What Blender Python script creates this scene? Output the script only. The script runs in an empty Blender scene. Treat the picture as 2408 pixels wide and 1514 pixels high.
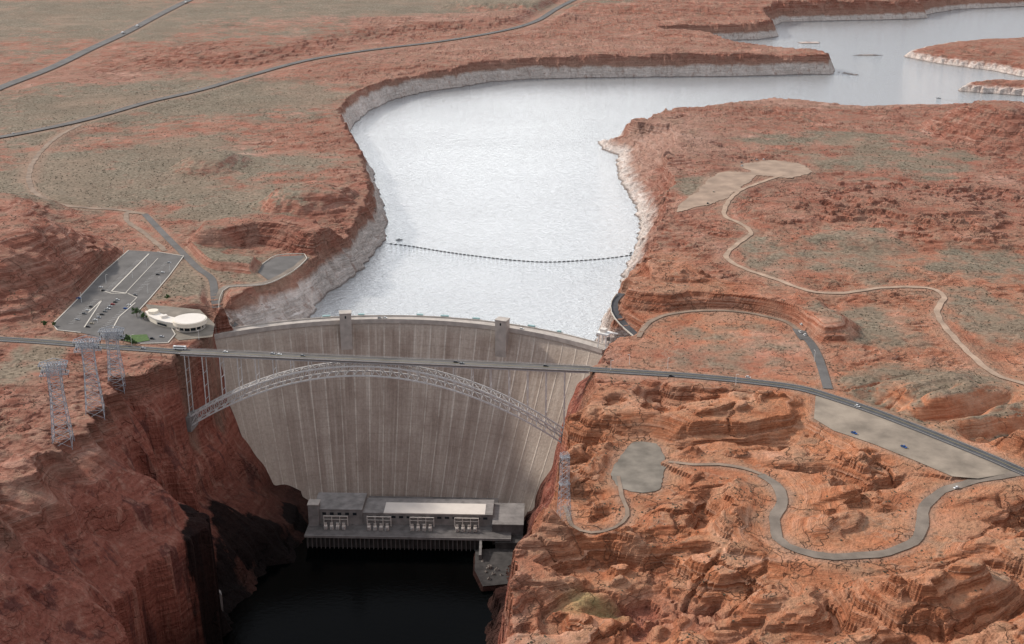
import bpy, math, random
import numpy as np
from mathutils import Vector, Matrix
random.seed(7); rng=np.random.default_rng(7)
C=bpy.context.scene.collection
R=math.radians
# ------------------------------------------------ survey camera
TH=R(20); F=3000.0; CH=493.0; W0,H0=2408,1514
ct,st=math.cos(TH),math.sin(TH)
def ray(px,py):
    a=(px-W0/2)/F; b=(py-H0/2)/F
    return Vector((a, ct-b*st, -st-b*ct))
def up(px,py,z=28.0):
    d=ray(px,py); t=(z-CH)/d.z
    return Vector((d.x*t,d.y*t,z))
def depth(p): return p.y*ct+(CH-p.z)*st
# ------------------------------------------------ numpy noise
_perm=rng.permutation(512); _ang=rng.random(512)*2*np.pi
_gx=np.cos(_ang); _gy=np.sin(_ang)
def pn(x,y,seed=0):
    xi=np.floor(x).astype(np.int64); yi=np.floor(y).astype(np.int64)
    xf=x-xi; yf=y-yi
    u=xf*xf*xf*(xf*(xf*6-15)+10); v=yf*yf*yf*(yf*(yf*6-15)+10)
    def g(ix,iy,fx,fy):
        h=_perm[(_perm[(ix+seed*37)&511]+iy)&511]
        return _gx[h]*fx+_gy[h]*fy
    a=g(xi,yi,xf,yf); b=g(xi+1,yi,xf-1,yf); c=g(xi,yi+1,xf,yf-1); d=g(xi+1,yi+1,xf-1,yf-1)
    return ((a+(b-a)*u)*(1-v)+(c+(d-c)*u)*v)*1.5
def fbm(x,y,o=4,seed=0,g=.5):
    s=0;a=1;t=0
    for i in range(o):
        s=s+a*pn(x,y,seed+i); t+=a; a*=g; x=x*2.03+11.3; y=y*2.03+5.1
    return s/t
def billow(x,y,o=3,seed=0,g=.45):
    s=0;a=1;t=0
    for i in range(o):
        s=s+a*np.abs(pn(x,y,seed+i)); t+=a; a*=g; x=x*2.1+3.3; y=y*2.1+7.1
    return s/t
def sst(a,b,x):
    t=np.clip((x-a)/(b-a),0,1); return t*t*(3-2*t)
# ------------------------------------------------ grid
def axis(lo,hi,step,outs):
    a=list(np.arange(lo,hi,step)); 
    s=step;x=a[-1]
    (g1,m1,M1),(g0,m0,M0)=outs
    while x<M1:
        s*= (1+g1) if x<m1 else 1.12
        x+=s; a.append(x)
    s=step;x=a[0];b=[]
    while x>M0:
        s*= (1+g0) if x>m0 else 1.12
        x-=s;b.append(x)
    return np.array(b[::-1]+a)
XG=axis(-480,560,1.8,((.013,2600,16000),(.013,-2400,-16000)))
YG=axis(640,1480,1.8,((.0075,5600,26000),(.03,500,-600)))
X,Y=np.meshgrid(XG,YG)
def segd(x,y,a,b):
    dx,dy=b[0]-a[0],b[1]-a[1]; L=dx*dx+dy*dy+1e-9
    t=np.clip(((x-a[0])*dx+(y-a[1])*dy)/L,0,1)
    return np.hypot(x-a[0]-t*dx,y-a[1]-t*dy),t
def polysd(poly,x,y):
    d=np.full(x.shape,1e9); ins=np.zeros(x.shape,bool); n=len(poly)
    for i in range(n):
        a=poly[i];b=poly[(i+1)%n]
        d=np.minimum(d,segd(x,y,a,b)[0])
        if a[1]!=b[1]:
            c=((a[1]>y)!=(b[1]>y))&(x<(b[0]-a[0])*(y-a[1])/(b[1]-a[1])+a[0]); ins^=c
    return np.where(ins,-d,d)
def smooth_line(pts,step=8.0):
    P=[Vector(p) for p in pts]; P=[P[0]*2-P[1]]+P+[P[-1]*2-P[-2]]; out=[]
    for i in range(1,len(P)-2):
        p0,p1,p2,p3=P[i-1:i+3]; n=max(1,int((p2-p1).length/step))
        for k in range(n):
            t=k/n
            out.append(.5*((2*p1)+(p2-p0)*t+(2*p0-5*p1+4*p2-p3)*t*t+(3*p1-p0-3*p2+p3)*t**3))
    out.append(P[-2]); return out
LZ=-18.0; RZ=-178.0
def pxl(l,z=28.0):
    return [up(p[0],p[1],p[2] if len(p)>2 else z) for p in l]
# ------------------------------------------------ lake outline
lake=[(p.x,p.y) for p in pxl([(735,748),(752,712),(790,678),(845,640),(878,596),(905,562),(910,522),(900,482),(884,440),(880,412),(855,372),(835,338),(824,308),(835,290),(868,260),(930,233),(1000,216),(1080,206),(1150,193),(1250,186),(1400,183),(1550,181),(1700,180),(1800,178),(1900,175),(1958,176),(1965,166),(1900,150),(1810,142),(1740,132),(1695,118),(1655,104),(1570,103),(1560,97),(1650,97),(1780,93),(1832,86),(1812,66),(1840,52),(1950,49),(2100,46),(2185,43),(2168,36),(2250,22),(2408,15),(2600,10),(3200,20)],LZ)]
lake+=[(p.x,p.y) for p in pxl([(3400,300),(2700,300),(2480,290),(2408,276),(2300,266),(2200,272),(2100,273),(2000,267),(1900,260),(1800,250),(1740,262),(1660,272),(1620,283),(1550,288),(1480,302),(1430,320)],-6)]
lake+=[(p.x,p.y) for p in pxl([(1402,332),(1415,352),(1450,364),(1450,400),(1463,440),(1488,474),(1500,515),(1500,552),(1488,592),(1472,625),(1462,665),(1455,700),(1425,740),(1405,782)],LZ)]
lake+=[(96,1320),(92,1285),(50,1230),(-270,1240),(-288,1330),(-258,1375)]
isl=[[(2122,133),(2160,121),(2230,109),(2300,103),(2408,99),(2700,90),(2700,230),(2408,182),(2330,166),(2250,156),(2190,147)],
     [(2252,214),(2275,204),(2340,200),(2408,202),(2500,200),(2500,235),(2408,226),(2340,221),(2280,217)],
     [(1872,100),(1895,98),(1932,100),(1925,103),(1885,103)],[(1995,130),(2040,128),(2085,130),(2040,131.5)],
     [(1962,168),(1990,171),(2036,179),(2000,176)],[(1478,291),(1495,292),(1488,295)]]
isl=[[(p.x,p.y) for p in pxl(i,LZ)] for i in isl]
wx=X+fbm(X/25,Y/25,3,60)*9; wy=Y+fbm(X/25,Y/25,3,70)*9
SD=polysd(lake,wx,wy)
IBIG=np.full(X.shape,1e9); ISM=np.full(X.shape,1e9)
for i in isl[:2]: IBIG=np.minimum(IBIG,polysd(i,wx,wy))
for i in isl[2:]: ISM=np.minimum(ISM,polysd(i,X,Y))
ISD=np.minimum(IBIG,ISM)
SD=np.maximum(SD,-ISD)
# ------------------------------------------------ zones
def zone(px,py,rx,ry,z=28.0,p=2.0,soft=.45):
    c=up(px,py,z); dp=depth(c); dep=math.atan2(CH-z,c.y)
    a=rx*dp/F; b=ry*dp/F/math.sin(dep)
    n=fbm(X/ (a*.5+20),Y/(b*.5+20),4,int(px)%17)*.75
    r=((np.abs(X-c.x)/a)**p+(np.abs(Y-c.y)/b)**p)**(1/p)+n
    return 1-sst(1-soft,1+soft,r)
veg=np.zeros(X.shape)
for z in [(300,400,360,95),(100,270,230,55),(560,480,180,55),(450,230,420,50),(200,40,550,60),(900,10,450,22),(1990,590,140,55),(1800,590,55,70),
          (2010,760,125,45),(2310,620,150,38),(2230,950,210,70),(1730,810,190,60),(2330,740,110,60),(70,850,70,50),(470,640,130,60),(1650,440,90,30),(2100,380,200,35),(2200,900,250,30),(1950,330,200,20),(620,640,100,30),(700,380,130,20)]:
    k=.84 if z[0]>1600 else 1.1
    if z[:2]==(1730,810): k=.55
    veg=np.maximum(veg,zone(*z,28.0,2.0,.55)*k)
pale=np.maximum(zone(1560,320,170,50)*.9,zone(1480,450,32,100)*.8); pale=np.maximum(pale,zone(1850,262,420,10,10)*.6)
pale=np.maximum(pale,np.maximum(zone(520,365,110,28)*.6,zone(900,40,420,22)*.6)); pale=np.maximum(pale,np.maximum(zone(300,180,350,18)*.45,zone(1250,120,500,28)*.35))
yellow=zone(1390,1405,80,24,20)
stain_shade=np.zeros(X.shape)  # dark varnish patches, plus the deep shade of the left recess painted in
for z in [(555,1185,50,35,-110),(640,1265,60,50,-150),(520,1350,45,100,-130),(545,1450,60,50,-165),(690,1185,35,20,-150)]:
    stain_shade=np.maximum(stain_shade,zone(*z,2.0,.6))
foren=sst(1180,1000,Y)*sst(-40,60,X)
bluff=zone(40,640,190,150)
rough=.5+.2*foren
rough=np.maximum(rough,zone(2050,480,450,90)*.8)
rough=rough*(1-.88*np.clip(veg*1.5,0,1))*(1-yellow*.8)*(1-.6*bluff)
# ------------------------------------------------ base plateau
B=np.full(X.shape,27.0)+fbm(X/420,Y/420,3,3)*9*sst(1100,1700,np.hypot(X,Y-900))
ca,sa=math.cos(.5),math.sin(.5); XR_=X*ca+Y*sa; YR_=-X*sa+Y*ca
b1=billow(XR_/135+fbm(X/120,Y/120,2,5)*.6,YR_/85,3,9,.32)
b2=billow(XR_/66+3+fbm(X/50,Y/50,2,15)*.35,YR_/38,2,29,.35)
b3=billow(X/30,Y/22,3,39)
loopz=zone(1990,1225,150,60,26)
B+=foren*(b1*56-15)*(1-.7*loopz)+foren*(b2*10-3)+rough*(b3*9-2.5)*(1-.8*foren)+fbm(X/200,Y/160,4,13)*10*rough
def hill(px,py,z,rx,ry,h,p=2.4,inner=.35,ns=.18):
    global B
    c=up(px,py,z); r=((np.abs(X-c.x+fbm(X/40,Y/40,2,3)*12)/rx)**p+(np.abs(Y-c.y)/ry)**p)**(1/p)
    r=r+fbm(X/30,Y/30,3,21)*ns
    B=B+h*(1-sst(inner,1.1,r))
hill(15,655,28,122,190,64,2.4,.15,.07); hill(-60,520,28,150,160,26,2.4,.2,.08)
hill(2345,312,28,130,210,50,1.6,.1,.08); hill(720,480,28,70,90,24); hill(500,385,28,60,80,15)
hill(1580,655,28,45,60,16); hill(2160,500,28,140,120,14); hill(1850,500,28,90,90,10)
hill(1320,1160,10,30,60,-8); hill(2100,560,28,200,60,8); hill(850,470,28,40,120,8)
hill(1400,1480,28,90,60,-14); hill(2300,1420,28,130,110,12); hill(1700,1290,28,50,50,9)
hill(1600,980,28,80,40,9); hill(1450,960,28,40,40,8); hill(1345,1060,20,34,80,-15,2.4,.35,.1)
hill(1500,1330,20,70,90,-10); hill(1990,1410,28,170,60,-8)
def ridge(pts,h,w,z=28.0):
    global B
    P=pxl(pts,z); d=np.full(X.shape,1e9)
    for a,b in zip(P[:-1],P[1:]): d=np.minimum(d,segd(X,Y,a,b)[0])
    B=B+h*(1-sst(.35,1,d/w+fbm(X/30,Y/30,2,8)*.15))
ridge([(1470,690),(1560,700),(1650,696),(1750,703),(1850,730),(1930,775)],16,48)
ridge([(515,562),(600,545),(680,550),(745,575)],22,45)
ridge([(440,590),(520,620),(600,628)],10,28)
ridge([(1560,905),(1700,925),(1850,940)],8,24)
ridge([(500,130),(900,60),(1250,40)],18,200)
ridge([(900,150),(1200,125),(1600,120),(1850,155)],6,150)
ridge([(1200,10),(1700,20),(2300,2)],18,260)
def terrace(h,s,k,off=0):
    q=h/s+fbm(X/60,Y/60,2,77)*.5+off; f=q-np.floor(q)
    t=f**k/(f**k+(1-f)**k)
    return h+(t-f)*s
tm=np.clip(rough*1.25,0.12,1)
B2=terrace(B,13,3.6,.3)*foren*.6+B*(1-foren*.6)
B=B*(1-tm)+terrace(terrace(B2,6.0,3.4),2.2,3.2)*tm
crev=(1-sst(0,.045,np.abs(pn(XR_/95+fbm(X/60,Y/60,2,61)*.5,YR_/60,62))))*5+(1-sst(0,.05,np.abs(pn(X/44+fbm(X/30,Y/30,2,63)*.5,Y/70,64))))*2.2
crev=crev*(foren+.35*rough)*(1-yellow)*sst(-.15,.3,pn(X/90,Y/90,65))
B=B-crev+fbm(X/9,Y/7,3,50)*(1.3*rough*(1-.65*foren)+.12)
# ------------------------------------------------ roads and pads (world polylines)
ROADS={}
def road(name,pts,w,z=28.0,hw=None,m=14): ROADS[name]=dict(p=smooth_line(pxl(pts,z)),w=w,hw=hw or w*.5+2,m=m)
BL=up(428,827,30); BR=up(1385,868,30)
road('hw_left',[(-260,782),(-120,790),(0,797),(100,803),(200,811),(330,820),(428,827)],13,30,11,16)
road('hw_right',[(1385,868),(1480,874),(1620,883),(1760,896),(1880,912),(1960,935),(2050,965),(2150,1003),(2250,1043),(2340,1080),(2408,1110),(2560,1170)],13,30,12,26)
road('hw_far_a',[(-300,330),(-100,250),(0,207),(120,160),(220,112),(290,80),(350,48),(400,22),(450,-2),(520,-30)],26,28,40,60)
road('hw_far_b',[(-150,345),(0,323),(120,300),(200,282),(270,263),(350,240),(470,212),(580,180),(700,147),(800,128),(900,114),(1040,97),(1180,73),(1260,50),(1310,20),(1360,-5),(1420,-30)],19,28,30,45)
road('loop_track',[(190,292),(130,325),(85,370),(68,412),(80,450),(130,478),(200,488),(270,492),(340,503)],8,28,9,15)
road('dam_road',[(340,503),(385,550),(425,590),(465,630),(498,656,27),(505,700,22),(512,732,15),(535,752,7),(556,766,1.2)],9,28,7,10)
road('lot_entry',[(340,503),(300,500),(300,520),(335,545),(372,575),(388,590)],7,28,6,10)
road('lookout_path',[(512,728,16),(514,700,22),(532,674,26),(600,668,27),(640,658,27),(690,630,27),(722,604,27)],7,27,6,8)
road('curve_road',[(2400,1114,29.8),(2320,1124,29),(2248,1142,27.5),(2200,1165,26),(2170,1205),(2165,1250),(2128,1285),(2060,1304),(1960,1308),(1880,1295),(1830,1265),(1821,1220),(1842,1170),(1822,1138),(1790,1116)],8.5,25,9,45)
road('curve_track',[(1790,1116),(1750,1101),(1690,1092),(1630,1092),(1572,1086,22)],4,25,6,24)
road('access_road',[(1947,914,29.5),(1935,872),(1922,835),(1905,805),(1880,780)],9,28,7,12)
road('cut_road',[(1880,780),(1850,757),(1780,739),(1700,730),(1610,733),(1545,748),(1510,775),(1502,793,24)],5,27,6,7)
road('lookout_road',[(1462,690,27),(1446,708,26),(1447,733,22),(1466,760,16),(1502,793,12)],8,28,7,8)
road('dirt_road',[(2560,940),(2420,905),(2340,880),(2290,840),(2240,790),(2203,735),(2220,697),(2180,677),(2080,676),(1980,689),(1900,683),(1820,655),(1740,627),(1708,602),(1735,572),(1766,548),(1742,526),(1703,505),(1714,472),(1740,448),(1790,428),(1840,412)],6.5,28,7,18)
road('rim_trail',[(1330,1190,16),(1345,1235,17),(1390,1253,18),(1445,1240,18),(1475,1212,19),(1462,1165,20),(1455,1120,20)],3.2,18,5,24)
road('crest_end',[(1425,822,0.5),(1438,822,.5),(1450,812,3),(1480,800,8),(1502,793,12)],9,0,9,9)
PADS={}
def pad(name,pts,z=28.0,m=10): PADS[name]=dict(p=pxl(pts,z),z=z,m=m)
pad('parking_lot',[(303,588),(370,592),(432,602),(398,648),(352,702),(328,728),(400,765),(412,786),(395,806),(330,808),(235,792),(190,782),(135,776),(124,762),(180,706),(240,642)],28.5,10)
pad('gravel_pad',[(1918,930),(1960,940),(2050,970),(2150,1008),(2250,1048),(2340,1085),(2396,1109),(2300,1125),(2240,1120),(2150,1082),(2050,1042),(1960,1012),(1914,984)],29.7,24)
pad('gray_pad',[(1472,1056),(1487,1043),(1515,1039),(1543,1043),(1557,1058),(1563,1085),(1561,1122),(1548,1150),(1510,1157),(1472,1153),(1449,1141),(1439,1115),(1452,1080)],20,34)
pad('camp_pad_a',[(1690,406),(1735,403),(1778,408),(1765,425),(1745,438),(1720,458),(1690,473),(1650,484),(1592,496),(1610,470),(1640,450),(1662,425)],28,14)
pad('camp_pad_b',[(1745,390),(1765,382),(1800,378),(1840,378),(1880,386),(1906,398),(1892,412),(1850,417),(1800,414),(1765,405)],28,14)
pad('lookout_pad',[(606,640),(618,620),(650,603),(718,600),(704,624),(664,648),(630,658)],27,8)
pad('bench',[(1530,755),(1560,742),(1620,732),(1700,728),(1800,740),(1870,768),(1915,820),(1938,900),(1860,895),(1700,880),(1560,868),(1440,860),(1470,838),(1520,805)],27,7)
pad('bus_pad',[(1862,772),(1895,778),(1905,800),(1880,798)],28,5)
pad('visitor_pad',[(340,715),(470,728),(505,762),(500,792),(420,800),(380,770)],28,5)
bd=np.full(X.shape,1e9); bz=np.zeros(X.shape); bm=np.full(X.shape,10.0); bhard=np.full(X.shape,1e9)
def sub(x0,x1,y0,y1):
    return slice(max(0,np.searchsorted(YG,y0)-1),np.searchsorted(YG,y1)+1),slice(max(0,np.searchsorted(XG,x0)-1),np.searchsorted(XG,x1)+1)
def upd(s,d,z,m,w):
    k=(d/m)<(bd[s]/bm[s])
    bd[s]=np.where(k,d,bd[s]); bz[s]=np.where(k,z,bz[s]); bm[s]=np.where(k,m,bm[s]); bhard[s]=np.minimum(bhard[s],w)
for r in ROADS.values():
    q=r['p'];e=r['hw']+r['m']+30
    for a,b in zip(q[:-1],q[1:]):
        s=sub(min(a.x,b.x)-e,max(a.x,b.x)+e,min(a.y,b.y)-e,max(a.y,b.y)+e)
        d,t=segd(X[s],Y[s],a,b); upd(s,np.maximum(d-r['hw'],0),a.z+(b.z-a.z)*t,r['m'],d-r['w']/2)
for n_,r in PADS.items():
    q=r['p']; xs=[p.x for p in q];ys=[p.y for p in q]; e=60
    s=sub(min(xs)-e,max(xs)+e,min(ys)-e,max(ys)+e)
    d=polysd([(p.x,p.y) for p in q],X[s],Y[s]); upd(s,np.maximum(d-2,0),r['z'],r['m'],d if n_!='bench' else np.full(d.shape,1e9))
w=1-sst(0,1,bd/bm)
B=B*(1-w)+(bz-.45)*w
# dam abutments
DCx,DCy=-143.0,1011.5; DN=Vector((.098,.995)).normalized(); DR=360.0
rr=np.hypot(X-DCx,Y-DCy)
for cx,cy,rad in ((-345,1308,16),(112,1268,14)):
    d=np.hypot(X-cx,Y-cy); k=1-sst(rad*.6,rad*1.9,d); B=B*(1-k)+(-.8)*k
# ------------------------------------------------ lake banks
kk=2.2-1.3*zone(650,700,130,70)-1.0*zone(1500,420,90,160)
kk=kk-1.9*np.clip(zone(1560,320,200,70,28.0,2.0,.7),0,1)-1.2*zone(1850,262,500,18,0)
kk=np.maximum(kk,.42)
crag=(np.abs(pn(X/22,Y/22,33))*9+np.abs(pn(X/9,Y/9,34))*3.0)*sst(.4,1.2,kk)
Hl=np.where(SD<0,LZ+SD*1.3,LZ+SD*kk+ (fbm(X/14,Y/10,3,31)*3-crag)*sst(0,10,SD))
Hl=np.where(SD>0,np.maximum(Hl,LZ+np.minimum(SD*.9,8)*sst(.3,1.0,kk)),Hl)
Hl=np.where(IBIG<0,LZ+np.minimum(SD*1.6,13+SD*.14)+fbm(X/30,Y/30,3,2)*4*sst(0,15,SD),Hl)
Hl=np.where(ISM<0,LZ+np.minimum(SD*.8,4),Hl)
Hl=np.maximum(Hl,-45)
q=(Hl-LZ)/12.0+fbm(X/50,Y/50,2,90)*.4; f=q-np.floor(q); Hl=np.where(SD>0,Hl+((f**2.4/(f**2.4+(1-f)**2.4))-f)*12*.5*sst(.4,1.2,kk),Hl)
lakeside=rr>DR-4
Zl=np.where(lakeside|(np.abs(X)>900)|(Y>1500),Hl,1e9)
Zl=np.where((Y<1330)&((X<-330)|(X>150)),1e9,Zl)
H=np.minimum(B,Zl)
# ------------------------------------------------ canyon
ly=[300,600,880,950,1000,1022,1045,1080,1130,1180,1240,1290,1335]
L={22:[-440,-425,-398,-388,-380,-378,-380,-378,-366,-326,-317,-326,-337],-60:[-330,-320,-292,-280,-271,-300,-338,-342,-328,-323,-310,-313,-322],
 -110:[-325,-315,-288,-278,-270,-299,-336,-334,-306,-303,-294,-298,-300],-150:[-320,-312,-286,-277,-270,-298,-320,-290,-258,-256,-262,-262,-265],-178:[-318,-310,-285,-277,-269,-262,-256,-248,-228,-217,-218,-225,-225]}
ry=[300,600,711,787,886,1005,1080,1139,1200,1273,1335]
Rr={22:[-30,-20,-7,2,27,53,68,80,98,118,120],-60:[-40,-30,-20,-12,12,34,48,56,58,62,65],-110:[-50,-40,-30,-22,-5,20,28,36,42,50,50],
 -150:[-58,-48,-38,-30,-18,0,10,18,28,32,32],-178:[-70,-60,-50,-45,-35,-25,-10,12,12,12,12]}
bl_=np.abs(pn((Y+X*.5)/60,X/190,111))*38-np.abs(pn((Y+X*.35)/22,X/110,112))*13
xn=X+fbm(X/60,Y/60,3,101)*11*sst(1290,1180,Y)*(1-.5*(X>-60))+ (bl_-8)*sst(1200,1110,Y)*(1-.55*(X>-60))+np.abs(pn(Y/8,X/60,131))*3.8*sst(1290,1200,Y)
Zc=np.full(X.shape,1e9)
for j in range(len(YG)):
    y=YG[j]
    if y>1400: break
    xl={k:np.interp(y,ly,v) for k,v in L.items()}; xr={k:np.interp(y,ry,v) for k,v in Rr.items()}
    xs=[xl[22]-40,xl[22],xl[-60],xl[-110],xl[-150],xl[-178],xl[-178]+12,xr[-178]-8,xr[-178],xr[-150],xr[-110],xr[-60],xr[22],xr[22]+40]
    zs=[110,24,-60,-110,-150,-178,-188,-188,-178,-150,-110,-60,22,110]
    for a in range(1,len(xs)): xs[a]=max(xs[a],xs[a-1]+.05)
    Zc[j]=np.interp(xn[j],xs,zs,left=400,right=400)
inC=(rr<DR-4)|((Y<1250)&((X>0)|(X<-280)))
q=(Zc+X*.35+Y*.12)/46+fbm(X/60,Y/70,2,140)*.8; f=q-np.floor(q)
Zt=Zc+((f**3.4/(f**3.4+(1-f)**3.4))-f)*46*.5
Zt=np.where(Zc>-170,Zt,Zc)
lp=[(p.x,p.y) for p in pxl([(1118,1292),(1235,1285),(1225,1330),(1195,1372),(1135,1378),(1116,1340)],-173)]
ld=polysd(lp,X,Y); Zt=np.where(ld<0,np.maximum(Zt,-173.8),np.maximum(Zt,-173.8-ld*2.5))
H=np.where(inC,np.minimum(H,Zt),H)
cany=np.where(inC,sst(14,-6,H),0)*(Y<1345)
def height(x,y,A=None):
    A=H if A is None else A
    x=np.asarray(x,float);y=np.asarray(y,float)
    i=np.clip(np.searchsorted(XG,x)-1,0,len(XG)-2); j=np.clip(np.searchsorted(YG,y)-1,0,len(YG)-2)
    u=np.clip((x-XG[i])/(XG[i+1]-XG[i]),0,1); v=np.clip((y-YG[j])/(YG[j+1]-YG[j]),0,1)
    return (A[j,i]*(1-u)+A[j,i+1]*u)*(1-v)+(A[j+1,i]*(1-u)+A[j+1,i+1]*u)*v
def at(px,py,wl=False):
    d=ray(px,py); t=np.linspace(500,9000,9000)
    xs=d.x*t;ys=d.y*t;zs=CH+d.z*t; h=height(xs,ys)
    if wl: h=np.maximum(h,LZ)
    k=int(np.argmax(zs<=h)); return Vector((xs[k],ys[k],h[k]))
# ------------------------------------------------ materials
def nt(name):
    m=bpy.data.materials.new(name); m.use_nodes=True; n=m.node_tree.nodes; l=m.node_tree.links
    return m,n,l,n['Principled BSDF']
def noise(n,l,vec,scale,detail=4,rough=.55,sc=None):
    t=n.new('ShaderNodeTexNoise'); t.inputs['Scale'].default_value=scale; t.inputs['Detail'].default_value=detail; t.inputs['Roughness'].default_value=rough
    if sc:
        mp=n.new('ShaderNodeMapping'); mp.inputs['Scale'].default_value=sc; l.new(vec,mp.inputs['Vector']); vec=mp.outputs[0]
    l.new(vec,t.inputs['Vector']); return t.outputs['Fac']
def ramp(n,l,fac,stops):
    r=n.new('ShaderNodeValToRGB'); e=r.color_ramp.elements
    while len(e)<len(stops): e.new(.5)
    for k,(p,c) in enumerate(stops):
        e[k].position=p; e[k].color=(*c,1) if len(c)==3 else c
    l.new(fac,r.inputs[0]); return r.outputs[0]
def gray(a): return (a,a,a)
def mixc(n,l,fac,a,b,mode='MIX'):
    m=n.new('ShaderNodeMix'); m.data_type='RGBA'; m.blend_type=mode
    for s,v in ((m.inputs[0],fac),(m.inputs[6],a),(m.inputs[7],b)):
        if isinstance(v,(int,float)): s.default_value=v
        elif isinstance(v,tuple): s.default_value=(*v,1)
        else: l.new(v,s)
    return m.outputs[2]
def mth(n,l,op,a,b=None,c=None):
    m=n.new('ShaderNodeMath'); m.operation=op
    for s,v in zip(m.inputs,(a,b,c)):
        if v is None: continue
        if isinstance(v,(int,float)): s.default_value=v
        else: l.new(v,s)
    return m.outputs[0]
def mrange(n,l,v,a,b,c=0,d=1):
    m=n.new('ShaderNodeMapRange'); l.new(v,m.inputs[0])
    for i,q in enumerate((a,b,c,d)): m.inputs[i+1].default_value=q
    return m.outputs[0]
def simple(name,col,rough=.7,var=.15,scale=.4,metal=0,bump=0):
    m,n,l,b=nt(name); g=n.new('ShaderNodeNewGeometry').outputs['Position']
    f=noise(n,l,g,scale,5); lo=tuple(max(0,c*(1-var)) for c in col); hi=tuple(min(1,c*(1+var)) for c in col)
    l.new(ramp(n,l,f,[(.3,lo),(.7,hi)]),b.inputs['Base Color']); b.inputs['Roughness'].default_value=rough; b.inputs['Metallic'].default_value=metal
    b.inputs['Specular IOR Level'].default_value=.3
    if bump:
        bp=n.new('ShaderNodeBump'); bp.inputs['Distance'].default_value=bump; l.new(f,bp.inputs['Height']); l.new(bp.outputs[0],b.inputs['Normal'])
    return m
def terrain_material():
    m,n,l,b=nt('sandstone'); g=n.new('ShaderNodeNewGeometry'); P=g.outputs['Position']
    sx=n.new('ShaderNodeSeparateXYZ'); l.new(P,sx.inputs[0]); sn=n.new('ShaderNodeSeparateXYZ'); l.new(g.outputs['Normal'],sn.inputs[0])
    def attr(nm):
        a=n.new('ShaderNodeAttribute'); a.attribute_name=nm; s=n.new('ShaderNodeSeparateColor'); l.new(a.outputs['Color'],s.inputs[0]); return s.outputs[0],s.outputs[1],s.outputs[2]
    vg,lk,orr=attr('zone_a'); pl,cn,yl=attr('zone_b'); trk,hz,stn_shd=attr('zone_c')
    big=noise(n,l,P,.006,4); mid=noise(n,l,P,.035,5,.6); fine=noise(n,l,P,.22,6,.65); pat=noise(n,l,P,.013,6,.65)
    strata=noise(n,l,P,1.0,6,.65,(.010,.010,.42)); strata2=noise(n,l,P,1.0,4,.6,(.03,.03,1.5))
    c=ramp(n,l,strata,[(.28,(.15,.049,.034)),(.40,(.29,.105,.070)),(.54,(.40,.175,.122)),(.70,(.57,.345,.27))])
    co=ramp(n,l,strata,[(.28,(.22,.064,.030)),(.38,(.40,.132,.060)),(.52,(.53,.215,.108)),(.68,(.68,.38,.255))])
    c=mixc(n,l,orr,c,co)
    cp=ramp(n,l,strata,[(.3,(.40,.23,.17)),(.6,(.55,.38,.31)),(.8,(.64,.49,.42))])
    c=mixc(n,l,mth(n,l,'MULTIPLY',pl,.8),c,cp)
    c=mixc(n,l,mrange(n,l,big,.35,.65,0,.45),c,mixc(n,l,orr,(.25,.108,.078),(.37,.15,.088)))
    c=mixc(n,l,mrange(n,l,mid,.48,.66,0,.6),c,mixc(n,l,orr,(.43,.26,.195),(.57,.33,.215)))
    flat=mrange(n,l,sn.outputs[2],.93,.99)
    sand=mixc(n,l,mrange(n,l,fine,.4,.62),mixc(n,l,orr,(.34,.20,.142),(.47,.255,.15)),mixc(n,l,orr,(.24,.14,.10),(.37,.185,.108)))
    c=mixc(n,l,mth(n,l,'MULTIPLY',flat,mrange(n,l,mid,.35,.6,.05,.75)),c,sand)
    vn=mrange(n,l,mth(n,l,'ADD',mth(n,l,'MULTIPLY',vg,1.0),mth(n,l,'ADD',mth(n,l,'MULTIPLY',mth(n,l,'SUBTRACT',mid,.5),1.6),mth(n,l,'MULTIPLY',mth(n,l,'SUBTRACT',pat,.5),1.8))),.22,.88)
    cv=mixc(n,l,mrange(n,l,fine,.35,.6),(.115,.106,.077),(.26,.225,.170))
    cv=mixc(n,l,mrange(n,l,big,.46,.66,0,.65),cv,(.29,.21,.152))
    cv=mixc(n,l,mrange(n,l,pat,.42,.60,0,.45),cv,(.15,.125,.09))
    c=mixc(n,l,mth(n,l,'MULTIPLY',vn,mrange(n,l,sn.outputs[2],.8,.95,.15,.92)),c,cv)
    # thin drainage lines on the flats
    dn=noise(n,l,P,.0075,5,.6); dl=mrange(n,l,mth(n,l,'ABSOLUTE',mth(n,l,'SUBTRACT',dn,.5)),.0,.010,1,0)
    c=mixc(n,l,mth(n,l,'MULTIPLY',mth(n,l,'MULTIPLY',dl,flat),.4),c,(.37,.27,.20))
    dn2=noise(n,l,P,.012,5,.6); dl2=mrange(n,l,mth(n,l,'ABSOLUTE',mth(n,l,'SUBTRACT',dn2,.47)),.0,.009,1,0)
    c=mixc(n,l,mth(n,l,'MULTIPLY',mth(n,l,'MULTIPLY',dl2,mth(n,l,'SUBTRACT',1,cn)),.45),c,(.12,.068,.048))
    sp=n.new('ShaderNodeTexVoronoi'); sp.inputs['Scale'].default_value=.13; l.new(P,sp.inputs['Vector'])
    spk=mth(n,l,'MULTIPLY',mrange(n,l,sp.outputs['Distance'],.16,.30,1,0),mth(n,l,'MULTIPLY',mrange(n,l,mid,.40,.54),flat))
    c=mixc(n,l,mth(n,l,'MULTIPLY',spk,.55),c,(.075,.064,.042))
    cw=ramp(n,l,strata,[(.3,(.25,.075,.052)),(.52,(.35,.125,.088)),(.75,(.45,.205,.15))])
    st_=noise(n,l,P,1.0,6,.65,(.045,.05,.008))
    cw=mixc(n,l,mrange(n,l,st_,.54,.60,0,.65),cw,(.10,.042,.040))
    st2=noise(n,l,P,1.0,6,.65,(.10,.10,.015))
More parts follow.
